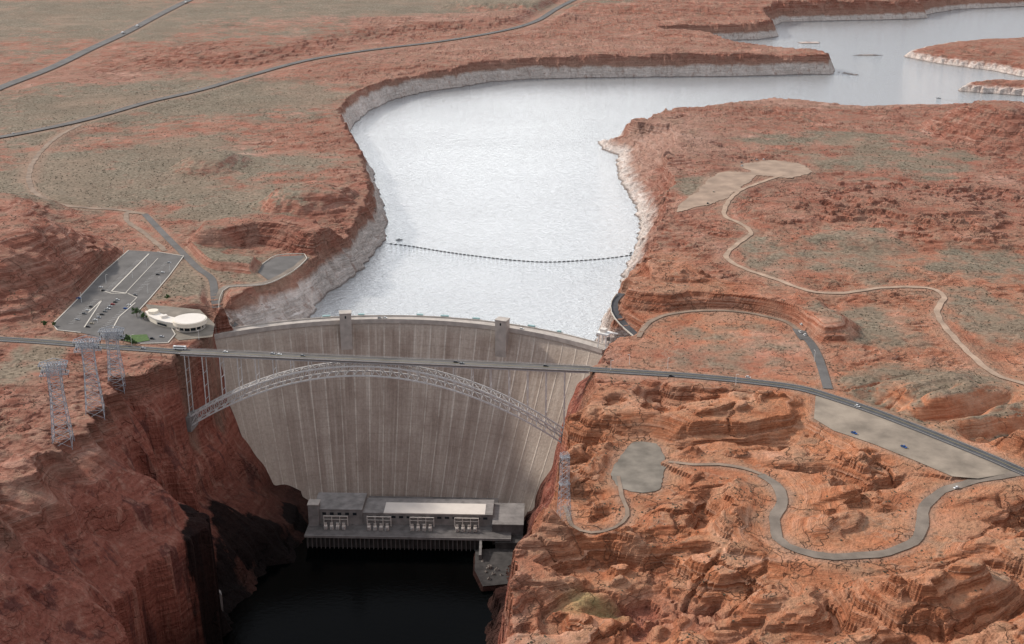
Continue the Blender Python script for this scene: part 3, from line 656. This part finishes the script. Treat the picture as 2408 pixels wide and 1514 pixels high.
def bx_at(px,py,y0):
    d=ray(px,py); n_=Vector((-math.sin(bd_),math.cos(bd_),0)); t=(BL-Vector((0,0,CH))).dot(n_)/d.dot(n_); p=Vector((0,0,CH))+d*t
    q=p-BL; return q.x*math.cos(bd_)+q.y*math.sin(bd_),q.z
x0,z0=bx_at(452,985,0); x1,z1=bx_at(1326,1026,0)
zc=-9.5
NP=42
def arch_z(t,low):
    s=(1-(2*t-1)**2); base=(z0*(1-t)+z1*t); crown=zc-(z0+z1)/2
    return base+crown*s+ (-5 if low else 5)
for s in(-HWb,HWb):
    tc=MB();bc=MB();wb_=MB()
    P=[[Vector((x0+(x1-x0)*i/NP,s,arch_z(i/NP,lo))) for i in range(NP+1)] for lo in(0,1)]
    for i in range(NP):
        tc.beam(P[0][i],P[0][i+1],1.15,1.35); bc.beam(P[1][i],P[1][i+1],1.15,1.35)
        wb_.beam(P[0][i],P[1][i],.5); 
        a,b=(P[0][i],P[1][i+1]) if i>=NP//2 else (P[1][i],P[0][i+1]); wb_.beam(a,b,.5)
    wb_.beam(P[0][NP],P[1][NP],.5)
    tc.build('upper_chord',M_steel,br); bc.build('lower_chord',M_steel,br); wb_.build('truss_web',M_steel,br)
for i in range(NP+1):
    xb=MB(); x=x0+(x1-x0)*i/NP; za,zb=arch_z(i/NP,0),arch_z(i/NP,1)
    xb.beam((x,-HWb,za),(x,HWb,za),.5); xb.beam((x,-HWb,zb),(x,HWb,zb),.5); xb.beam((x,-HWb,zb),(x,HWb,za),.3); xb.beam((x,HWb,zb),(x,-HWb,za),.3)
    if i<NP:
        x2=x0+(x1-x0)*(i+1)/NP; z2=arch_z((i+1)/NP,0); xb.beam((x,-HWb,za),(x2,HWb,z2),.35); xb.beam((x,HWb,za),(x2,-HWb,z2),.35)
    xb.build('sway_frame',M_steel,br)
for i in range(0,NP+1,2):
    x=x0+(x1-x0)*i/NP; zt=arch_z(i/NP,0)
    if zt>-4.5: continue
    for s in(-1,1): MB().beam((x,s*5.2,zt),(x,s*5.2,-2.4),.75).build('column',M_steel,br)
    k=zt+8
    while k<-8: MB().beam((x,-5.2,k),(x,5.2,k),.4).build('column_strut',M_steel3,br); k+=14
for xx,zz in((x0,z0),(x1,z1)): MB().box((xx+(-4 if xx==x0 else 4),0,zz-2),(12,20,16)).build('abutment',M_conc_d,br)
# ------------------------------------------------ transmission towers
def pylon(loc,h,bw,rz,label,arms=(.72,.84,.97),aw=15,th=1.0):
    t=empty('transmission_tower',loc,rz); tag(t,label,'power pylon')
    def hwid(f): return bw/2*(1-f*.6) if f<.62 else bw/2*(1-.62*.6)
    for sx in(-1,1):
        for sy in(-1,1):
            m_=MB(); fr=[i/8 for i in range(9)]
            for a,b in zip(fr[:-1],fr[1:]): m_.beam((sx*hwid(a),sy*hwid(a),a*h-(2 if a==0 else 0)),(sx*hwid(b),sy*hwid(b),b*h),.5*th)
            m_.build('leg',M_steel2,t)
    bc=MB(); lv=[0,.11,.21,.31,.4,.48,.56,.64,.72,.80,.88,.94,1]
    for a,b in zip(lv[:-1],lv[1:]):
        A=hwid(a);Bb=hwid(b); ca=[(-A,-A),(A,-A),(A,A),(-A,A)]; cb=[(-Bb,-Bb),(Bb,-Bb),(Bb,Bb),(-Bb,Bb)]
        for i in range(4):
            j=(i+1)%4; bc.beam((*ca[i],a*h),(*cb[j],b*h),.24*th); bc.beam((*ca[j],a*h),(*cb[i],b*h),.24*th); bc.beam((*cb[i],b*h),(*cb[j],b*h),.24*th)
    bc.build('bracing',M_steel2,t)
    for k,f in enumerate(arms):
        am=MB(); w_=aw*(1 if k!=1 else .85); hh=hwid(f)
        for sy in(-1,1):
            for s in(-1,1):
                am.beam((0,sy*hh,f*h),(s*w_,sy*hh*.8,f*h),.4*th); am.beam((0,sy*hh,f*h+3.2),(s*w_,sy*hh*.8,f*h+.4),.4*th)
                for i in range(5):
                    u0=w_*i/5;u1=w_*(i+1)/5; am.beam((s*u0,sy*hh,f*h),(s*u1,sy*hh,f*h+3.2*(1-(i+1)/5)+.3),.24*th)
        for s in(-1,1):
            for i in range(1,6): am.beam((s*w_*i/5,-hh,f*h),(s*w_*i/5,hh,f*h),.28*th); am.beam((s*w_*(i-1)/5,-hh,f*h),(s*w_*i/5,hh,f*h),.28*th)
        a_=am.build('crossarm',M_steel2,t)
        for s in(-1,1): MB().cyl((s*w_*.95,0,0),.3,f*h-4.5,f*h,8).build('insulator',M_glass,a_)
    return t
for px,py,h,bw,rz,lb in((150,1048,74,16,.2,'nearest lattice power pylon on the left canyon rim'),(226,982,72,16,.25,'middle lattice power pylon of the left rim group'),
    (277,915,60,15,.1,'rearmost lattice power pylon beside the highway at left')):
    p=at(px,py); pylon(p,h,bw,rz,lb,(.88,.94,1.0),aw=11.5,th=1.0)
p=at(1326,1222); pylon(p,56,9,.3,'slim lattice pylon perched on the right canyon rim',(.55,.95),aw=4,th=.5)
# ------------------------------------------------ visitor building
vb=up(448,770,28.6); vc=empty('visitor_building',vb); tag(vc,'cream round visitor building with a curved low wing','building')
MB().cyl((0,0,0),15.5,0,1.0,48).build('base',M_conc,vc)
MB().cyl((0,0,0),13.2,1.0,5.5,48).build('glass_wall',M_glass,vc)
for k in range(14):
    a=2*math.pi*k/14; MB().box((14.2*math.cos(a),14.2*math.sin(a),3.25),(1.0,.7,4.5),a).build('column',M_cream,vc)
dr=MB().cyl((0,0,0),17.5,5.51,9.8,56).build('roof_drum',M_cream,vc); MB().cyl((0,0,0),16.4,9.81,10.2,56).build('roof_top',M_conc_b,dr)
wg=[(-9,11),(-20,14),(-31,20),(-40,29),(-46,38),(-55,33),(-48,20),(-38,9),(-26,1),(-12,-4)]
MB().prism(wg,0,5.2).build('wing_wall',M_cream,vc); cxw,cyw=-32,17
MB().prism([(cxw+(x-cxw)*1.06,cyw+(y-cyw)*1.06) for x,y in wg],5.21,6.4).build('wing_roof',M_conc_b,vc)
MB().cyl((-46,28,0),5.5,6.41,9.4,28).build('stair_tower',M_cream,vc); MB().box((-31,14,7.6),(7,5,2.4),.6).build('roof_plant',M_conc_b,vc)
MB().box((-30,1.0,3.0),(14,.3,2.2),math.atan2(8,-12)).build('window',M_glass,vc)
# ------------------------------------------------ trees
def tree(p,h,label):
    t=empty('tree',p); tag(t,label,'tree')
    tr=MB(); tr.cyl((0,0,0),h*.035,-.3,h*.5,8,h*.02)
    for k in range(5):
        a=k*1.3; tr.beam((0,0,h*.35),(h*.25*math.cos(a),h*.25*math.sin(a),h*.65),h*.02)
    tr.build('trunk',M_bark,t); cr_=MB()
    cl=[(random.gauss(0,.2)*h,random.gauss(0,.2)*h,h*random.uniform(.4,.9),h*random.uniform(.1,.18)) for _ in range(12)]
    for cx,cy,cz,r in cl:
        for _ in range(45):
            v=Vector((random.gauss(0,1),random.gauss(0,1),random.gauss(0,.8))).normalized()*r*random.uniform(.6,1.05); c=Vector((cx,cy,cz))+v
            u=Vector((random.uniform(-1,1),random.uniform(-1,1),random.uniform(-1,1))).normalized()*.35; w_=v.normalized().cross(u).normalized()*.35
            cr_.add([c-u-w_,c+u-w_,c+u+w_,c-u+w_],[(0,1,2,3)])
    cr_.build('crown',M_leaf,t)
for px,py,h,lb in((322,745,11,'bushy green tree at the left of the visitor wing'),(338,752,8,'smaller green tree just right of the bushy one by the visitor wing'),(352,742,7,'low green tree touching the visitor wing'),
    (290,808,10,'green tree beside the highway next to the lawn'),(305,806,9,'round green tree standing on the lawn'),(318,812,6,'low green tree at the front of the lawn'),
    (105,770,7,'dark green bush tree left of the parking lot corner'),(128,768,5,'small dark tree at the lower left corner of the parking lot'),(395,705,6,'small tree on the slope right of the parking lot'),(252,800,7,'green tree at the foot of the parking lot behind the pylons')):
    tree(at(px,py),h,lb)
# ------------------------------------------------ vehicles
paints={'white':(.75,.75,.74),'silver':(.42,.43,.45),'black':(.02,.02,.022),'red':(.35,.03,.025),'blue':(.03,.10,.32),'grey':(.16,.165,.17),'tan':(.42,.36,.27)}
PM={k:simple('paint_'+k,v,.3,.03) for k,v in paints.items()}
protos={}
def wheels(t,xs,y,r,w_):
    for x in xs:
        for s in(-1,1): MB().cyl((x,0,r),r,s*y-w_/2,s*y+w_/2,12,ax='y').build('wheel',M_tyre,t)
def make_vehicle(kind,col):
    t=empty({'car':'parked_car','suv':'parked_car','pickup':'pickup_truck','bus':'coach_bus','truck':'semi_truck'}[kind],(0,0,-999)); pm=PM[col]
    if kind in('car','suv'):
        h=1.5 if kind=='car' else 1.85
        MB().side([(-2.35,.35),(2.35,.35),(2.4,.75),(1.3,.95),(-1.9,1.0),(-2.4,.9)],-.92,.92).build('body',pm,t)
        MB().side([(1.25,.96),(.5,h-.1),(-1.5,h-.1),(-2.1,.99)],-.8,.8).build('window_band',M_glass,t)
        MB().side([(.55,h-.09),(.45,h),(-1.4,h),(-1.55,h-.09)],-.74,.74).build('roof',pm,t); wheels(t,(-1.5,1.5),.85,.36,.22)
    elif kind=='pickup':
        MB().side([(-2.8,.5),(2.8,.5),(2.85,1.0),(1.4,1.15),(-.5,1.15),(-2.8,1.15)],-1,1).build('body',pm,t)
        MB().side([(1.4,1.16),(.8,1.75),(-.5,1.75),(-.6,1.16)],-.85,.85).build('window_band',M_glass,t)
        MB().side([(.8,1.76),(.7,1.9),(-.45,1.9),(-.5,1.76)],-.82,.82).build('roof',pm,t)
        MB().box((-1.75,0,1.17),(1.9,1.6,.03)).build('cargo_bed',M_tyre,t); wheels(t,(-1.7,1.8),.9,.42,.25)
    elif kind=='bus':
        MB().side([(-6.6,.5),(6.5,.5),(6.7,1.6),(6.4,3.5),(-6.5,3.5),(-6.65,1.6)],-1.3,1.3).build('body',pm,t)
        for s in(-1,1): MB().box((0,s*1.31,2.45),(11.5,.03,1.0)).build('side_window',M_glass,t)
        MB().box((0,0,3.6),(8,1.6,.22)).build('roof_unit',PM['silver'],t); MB().box((6.62,0,2.4),(.06,2.2,1.3)).build('windscreen',M_glass,t); wheels(t,(-3.9,4.4),1.2,.5,.3)
    else:
        MB().box((-2.5,0,2.7),(14,2.6,3.0)).build('trailer',pm,t); MB().side([(5,.6),(9,.6),(9,1.9),(7.6,2.0),(7.2,3.6),(5,3.7)],-1.25,1.25).build('cab',PM['white'],t)
        MB().box((7.45,0,2.7),(.3,2.1,.9)).build('windscreen',M_glass,t); MB().box((0,0,1.0),(16,1,.3)).build('chassis',M_tyre,t); wheels(t,(-8,-6.7,4.6,5.9,8.2),1.1,.5,.4)
    return t
allroads=[(a,b) for r in ROADS.values() for a,b in zip(r['p'][:-1],r['p'][1:])]
def rdir(p):
    best=(1e9,0)
    for a,b in allroads:
        m=(a+b)/2; d=(m.x-p.x)**2+(m.y-p.y)**2
        if d<best[0]: best=(d,math.atan2(b.y-a.y,b.x-a.x))
    return best[1]
used=set()
def vehicle(kind,col,px,py,label,rz=None,z=None,group=None,cat=None,lift=.4,scale=1.0):
    k=(kind,col)
    if k not in protos: protos[k]=make_vehicle(kind,col)
    if k in used: o=copy_tree(protos[k])
    else: o=protos[k]; used.add(k)
    if z is None: p=at(px,py); p.z+=lift
    else: p=up(px,py,z)
    o.location=p; o.rotation_euler=(0,0,rdir(p) if rz is None else rz); o.scale=(scale,)*3
    tag(o,label,cat or {'car':'car','suv':'car','pickup':'pickup','bus':'bus','truck':'truck'}[kind],group); return o
ba=bd_; bz_=30.3
vehicle('bus','white',423,821,'white coach bus on the highway just left of the bridge',ba,30.4)
for c,px,py,lb in(('white',530,828,'white car on the left end of the bridge'),('silver',641,832,'silver car left of two on the bridge near the left elevator tower'),('white',657,834,'white car right of two on the bridge near the left elevator tower'),('grey',712,837,'grey car on the bridge left of the first dam tower'),
    ('black',1072,852,'black car leading a pair at mid bridge'),('grey',1086,855,'grey car trailing a pair at mid bridge'),('black',1283,861,'black car alone on the right part of the bridge')):
    vehicle('car',c,px,py,lb,ba,bz_)
for kd,c,px,py,lb in(('car','silver',337,821,'silver car on the highway behind the front pylon tops'),('car','grey',1350,868,'dark grey car where the bridge meets the right rim'),('car','black',1578,886,'black car on the highway right of the bridge'),('suv','white',1759,890,'white car on the highway in the middle of the right plateau'),
    ('suv','white',2016,958,'white car on the highway beside the gravel lot'),('pickup','blue',2008,1021,'blue pickup on the left half of the gravel lot'),('pickup','blue',2125,1054,'blue pickup in the middle of the gravel lot'),('car','white',2248,1150,'white car on the curve road near the highway junction'),
    ('pickup','white',1882,783,'white pickup at the end of the side road'),('suv','white',1892,790,'white car parked behind the pickup at the end of the side road'),
    ('suv','white',1745,391,'white van at the left of the upper clearing'),('car','grey',1744,383,'grey car behind the white van at the upper clearing'),('car','black',1768,378,'black car at the far edge of the upper clearing'),('car','silver',1780,377,'silver car at the far edge of the upper clearing'),('car','white',1796,376,'white car on the right at the far edge of the upper clearing'),
    ('pickup','black',1664,480,'black pickup on the sandy clearing by the dirt road'),('car','tan',1678,452,'tan car on the sandy clearing beside the dirt road'),
    ('car','white',32,316,'white car at the left end of the long far highway'),('car','silver',271,263,'silver car on the long far highway'),('suv','white',466,208,'white car farther along the long far highway'),('car','silver',797,128,'silver car far along the long highway at top centre'),
    ('suv','white',1884,765,'white car beside the road cut above the side road')):
    vehicle(kd,c,px,py,lb,lift=.6 if py>350 else 1.7)
for px,py,lb,sc in((289,80,'white semi truck, the nearer of two on the far left highway',1.25),(323,64,'white semi truck, the second on the far left highway',1.25),(437,8,'white semi truck farthest away at the top of the frame',1.2)):
    vehicle('truck','white',px,py,lb,lift=1.8,scale=sc)
for px,kd,c,lb in((905,'pickup','white','white pickup on the dam crest between the two towers'),(893,'car','grey','grey car next to the white pickup on the dam crest'),(1225,'car','white','white car on the dam crest right of the right tower')):
    ph=phi_of_px(px); o=vehicle(kd,c,px,745,lb,0,0); o.location=dpt(DR-5,ph,.05); o.rotation_euler=(0,0,-ph+math.atan2(DN.y,DN.x)-math.pi/2)
lotdir=(up(240,642,28.6)-up(303,588,28.6)); la=math.atan2(lotdir.y,lotdir.x)+math.pi/2
lot=[('pickup','blue',185,702,'blue pickup at the left kerb of the parking lot'),('car','white',237,676,'white car at the kerb crossing in the middle of the lot'),('suv','black',243,684,'black car just below the kerb crossing of the lot'),
('car','silver',398,618,'silver car alone near the top right corner of the lot'),('car','white',382,641,'white car on the right side of the upper lot'),('car','black',371,646,'black car on the right side of the upper lot'),('car','grey',318,694,'grey car at the bottom of the right parking row'),
('suv','white',276,706,'white car at the top of the lower right row'),('car','black',271,711,'black car second from the top of the lower right row'),('car','red',265,716,'red car third in the lower right row'),('car','silver',259,721,'silver car in the middle of the lower right row'),('pickup','white',253,727,'white pickup in the lower right row'),
('car','grey',247,733,'grey car below the white pickup in the lower right row'),('car','black',240,740,'black car low in the lower right row'),('suv','silver',232,747,'silver car near the foot of the lower right row'),('car','white',224,753,'white car near the foot of the lower right row'),('car','tan',216,761,'tan car at the foot of the lower right row'),('car','black',207,769,'black car lowest in the lower right row'),
('car','black',214,722,'black car at the top of the lower left row'),('car','white',206,730,'white car second in the lower left row'),('suv','grey',198,738,'grey car in the middle of the lower left row'),('car','silver',182,752,'silver car at the foot of the lower left row'),
('car','white',303,718,'white car beside the curving kerb near the visitor wing'),('car','blue',295,726,'blue car beside the curving kerb near the visitor wing'),('car','silver',380,792,'silver car on the drive in front of the visitor building'),('suv','black',358,797,'black car on the drive in front of the visitor building')]
for kd,c,px,py,lb in lot: vehicle(kd,c,px,py,lb,la+random.uniform(-.05,.05),28.62)
# ------------------------------------------------ lamps
def lamp_post():
    t=empty('street_lamp',(0,0,0)); MB().cyl((0,0,0),.22,0,11,8,.14).build('pole',M_white,t)
    MB().beam((0,0,10.8),(2,0,11.2),.16).build('arm',M_white,t); MB().box((2.2,0,11.15),(1.1,.4,.22)).build('lamp_head',M_conc_b,t); return t
lpz=None
for px,py,lb in((292,600,'lamp post at the top left corner of the parking lot'),(348,690,'lamp post right of the lower end of the middle kerb island'),(378,672,'lamp post at the right kerb of the parking lot'),(250,668,'lamp post on the left side of the upper lot'),(230,760,'lamp post in the lower left part of the lot'),
    (312,655,'lamp post in the middle of the upper lot'),(400,640,'lamp post halfway along the right lot kerb'),(192,712,'lamp post beside the blue pickup'),(345,625,'lamp post between the two kerb islands'),(1436,872,'lamp post on the highway just past the bridge'),(1480,858,'lamp post behind the highway past the bridge'),(1730,905,'lamp post on the near verge of the right highway'),
    (1570,868,'lamp post on the far verge of the right highway'),(310,812,'lamp post on the highway by the lawn'),(468,800,'lamp post in front of the round visitor building'),(1915,850,'lamp post beside the asphalt side road')):
    t=lamp_post() if lpz is None else copy_tree(lpz); lpz=lpz or t
    t.location=at(px,py); t.rotation_euler=(0,0,random.uniform(0,6)); tag(t,lb,'street lamp','lamp posts by the roads and lot')
# ------------------------------------------------ guard walls
def guard(pts,label,z=28.0,h=1.4,w_=.8):
    P=smooth_line(pxl(pts,z),10); o=MB()
    for p in P: p.z=max(p.z,float(height(p.x,p.y))) 
    for a,b in zip(P[:-1],P[1:]): o.beam(a+Vector((0,0,h/2)),b+Vector((0,0,h/2)),w_,h)
    return tag(o.build('guard_wall',M_kerb),label,'wall')
guard([(514,740,14),(518,700,21),(538,677,25),(602,672),(640,664),(692,636),(722,608),(716,598),(652,601),(617,622)],'pale guard wall around the left lookout terrace and path',27,1.2,.6)
guard([(1450,692,28),(1438,710,26),(1438,735,22),(1458,764,17),(1496,797,13)],'pale guard wall on the lake side of the right lookout road',26)
# ------------------------------------------------ boats and boom
bp_=smooth_line(pxl([(908,572),(960,578),(1040,591),(1120,602),(1200,611),(1280,616),(1360,613),(1430,607),(1482,600)],LZ+.2),2)
boom=empty('floating_boom',bp_[0]); tag(boom,'long curved floating boom across the lake','boom')
cb=MB()
for a,b in zip(bp_[:-1:3],bp_[3::3]): cb.beam(a-bp_[0],b-bp_[0],.35)
cb.build('cable',M_steel2,boom); fm=None; last=bp_[0]
for i in range(1,len(bp_)):
    if (bp_[i]-last).length>5.9:
        d=bp_[i]-last; o=bpy.data.objects.new('float',fm) if fm else None
        if not fm:
            o=MB().cyl((0,0,0),.8,-1.8,1.8,10,ax='x').build('float',M_tyre,boom); fm=o.data
        else: C.objects.link(o); o.parent=boom
        o.location=bp_[i]-bp_[0]; o.rotation_euler=(0,0,math.atan2(d.y,d.x)); last=bp_[i]
def boat(px,py,Ln,col,label,rz,cab=True):
    t=empty('boat',up(px,py,LZ),rz); tag(t,label,'boat'); w_=Ln*.16
    hull=MB(); h=Ln*.11; vs=[(-Ln/2,-w_*.8,-.2),(Ln*.3,-w_*.8,-.2),(Ln/2,0,0),(Ln*.3,w_*.8,-.2),(-Ln/2,w_*.8,-.2)]; top=[(-Ln/2,-w_,h),(Ln*.28,-w_,h),(Ln*.56,0,h*1.3),(Ln*.28,w_,h),(-Ln/2,w_,h)]
    hull.add(vs+top,[(4,3,2,1,0),(5,6,7,8,9)]+[(i,(i+1)%5,(i+1)%5+5,i+5) for i in range(5)]); hull.build('hull',col,t)
    if cab:
        MB().side([(-Ln*.25,h),(Ln*.2,h*1.1),(Ln*.1,h*2.4),(-Ln*.22,h*2.4)],-w_*.7,w_*.7).build('cabin',M_white,t); MB().box((-Ln*.05,0,h*1.9),(Ln*.2,w_*1.5,h*.5)).build('window',M_glass,t)
    MB().box((-Ln*.52,0,h*.6),(Ln*.06,w_*.5,h*1.4)).build('motor',M_tyre,t)
    return t
boat(939,564,9,PM['grey'],'small dark work boat at the left end of the boom',.2)
boat(1484,594,8,PM['grey'],'small boat at the right end of the boom',1.2)
boat(2207,231,10,PM['grey'],'small boat crossing the far lake ahead of its wake',2.6)
wk=MB(); p=up(2212,232,LZ); 
for (qx,qy) in((2330,243),(2290,246)):
    q=up(qx,qy,LZ); d=(q-p); s=Vector((-d.y,d.x,0)).normalized()*3; wk.add([(p.x,p.y,LZ+.06),(q.x+s.x,q.y+s.y,LZ+.06),(q.x-s.x,q.y-s.y,LZ+.06)],[(0,1,2)])
tag(wk.build('boat_wake',M_conc),'pale wake trailing behind the small boat','wake',kind='structure')
# ------------------------------------------------ scrub
N=66000
u=rng.random(N); yy=640+ (2900-640)*u**1.15; xx=(rng.random(N)*2-1)*yy*.52
hh=height(xx,yy); vv=height(xx,yy,veg); cc=height(xx,yy,cany.astype(float)); sdv=height(xx,yy,SD); bh=height(xx,yy,bhard)
gx=np.abs(height(xx+3,yy)-hh)+np.abs(height(xx,yy+3)-hh)
nz=fbm(xx/70,yy/70,3,5)
ok=(gx<2.2)&(cc<.05)&((sdv>12))&(bh>2.5)&(hh>5)&(rng.random(N)<np.clip(.05+vv*.6+nz*1.2,0.02,1))
ok&=~((np.hypot(xx-DCx,yy-DCy)<DR+10)&(xx>-345)&(xx<120)&(yy>1150))
xx,yy,hh=xx[ok],yy[ok],hh[ok]; n_=len(xx); r=rng.uniform(.35,1.05,n_)*(1+np.clip((yy-1200)/2500,0,.4))
octv=np.array([(1,0,.25),(.3,.95,.2),(-.8,.6,.3),(-.8,-.6,.2),(.3,-.95,.3),(0,0,.95),(0,0,-.3)])
V=(octv[None]*r[:,None,None]*rng.uniform(.75,1.25,(n_,7,1)))+np.stack([xx,yy,hh],-1)[:,None,:]
ft=np.array([(0,1,5),(1,2,5),(2,3,5),(3,4,5),(4,0,5)]); Fs=(ft[None]+np.arange(n_)[:,None,None]*7).reshape(-1,3)
ms=bpy.data.meshes.new('desert_scrub'); V=V.reshape(-1,3)
ms.vertices.add(len(V)); ms.vertices.foreach_set('co',V.astype(np.float32).ravel()); ms.loops.add(Fs.size); ms.loops.foreach_set('vertex_index',Fs.ravel().astype(np.int32))
ms.polygons.add(len(Fs)); ms.polygons.foreach_set('loop_start',np.arange(0,Fs.size,3,dtype=np.int32)); ms.polygons.foreach_set('loop_total',np.full(len(Fs),3,np.int32)); ms.update(); ms.validate()
ms.materials.append(M_shrub); so=bpy.data.objects.new('desert_scrub',ms); C.objects.link(so); tag(so,'sparse dark desert scrub dotted over the flats','scrub',kind='stuff')
# ------------------------------------------------ light, sky, camera
EL,AZ=R(32),R(-60)
wd=bpy.data.worlds.new('World'); bpy.context.scene.world=wd; wd.use_nodes=True; n=wd.node_tree.nodes; l=wd.node_tree.links
sk=n.new('ShaderNodeTexSky'); sk.sky_type='NISHITA'; sk.sun_disc=False; sk.sun_elevation=EL; sk.sun_rotation=AZ; sk.dust_density=3; sk.air_density=1.0; sk.altitude=1200
mx=n.new('ShaderNodeMix'); mx.data_type='RGBA'; mx.inputs[0].default_value=.66; l.new(sk.outputs[0],mx.inputs[6]); mx.inputs[7].default_value=(7.6,7.65,7.9,1)
tc=n.new('ShaderNodeTexCoord'); dt=n.new('ShaderNodeVectorMath'); dt.operation='DOT_PRODUCT'; l.new(tc.outputs['Generated'],dt.inputs[0])
ga,ge=R(-1),R(14); dt.inputs[1].default_value=(math.sin(ga)*math.cos(ge),math.cos(ga)*math.cos(ge),math.sin(ge))
mr=n.new('ShaderNodeMapRange'); mr.interpolation_type='SMOOTHSTEP'; l.new(dt.outputs['Value'],mr.inputs[0]); mr.inputs[1].default_value=.974; mr.inputs[2].default_value=1.0; mr.inputs[3].default_value=0; mr.inputs[4].default_value=1
gl=n.new('ShaderNodeMix'); gl.data_type='RGBA'; gl.blend_type='ADD'; l.new(mr.outputs[0],gl.inputs[0]); l.new(mx.outputs[2],gl.inputs[6]); gl.inputs[7].default_value=(21,20.9,20.4,1)
l.new(gl.outputs[2],n['Background'].inputs[0]); n['Background'].inputs[1].default_value=.122
sl=bpy.data.lights.new('sun','SUN'); sl.energy=3.9; sl.angle=R(4.5); sl.color=(1,.92,.83); so=bpy.data.objects.new('sun',sl); C.objects.link(so)
sd_=Vector((math.sin(AZ)*math.cos(EL),math.cos(AZ)*math.cos(EL),math.sin(EL))); so.rotation_euler=sd_.to_track_quat('Z','Y').to_euler()
cam=bpy.data.cameras.new('camera'); co_=bpy.data.objects.new('camera',cam); C.objects.link(co_); co_.location=(0,0,CH); co_.rotation_euler=(R(70),0,0)
cam.sensor_width=36; cam.lens=F/W0*36; cam.clip_start=5; cam.clip_end=60000; bpy.context.scene.camera=co_
bpy.context.scene.view_settings.view_transform='Standard'
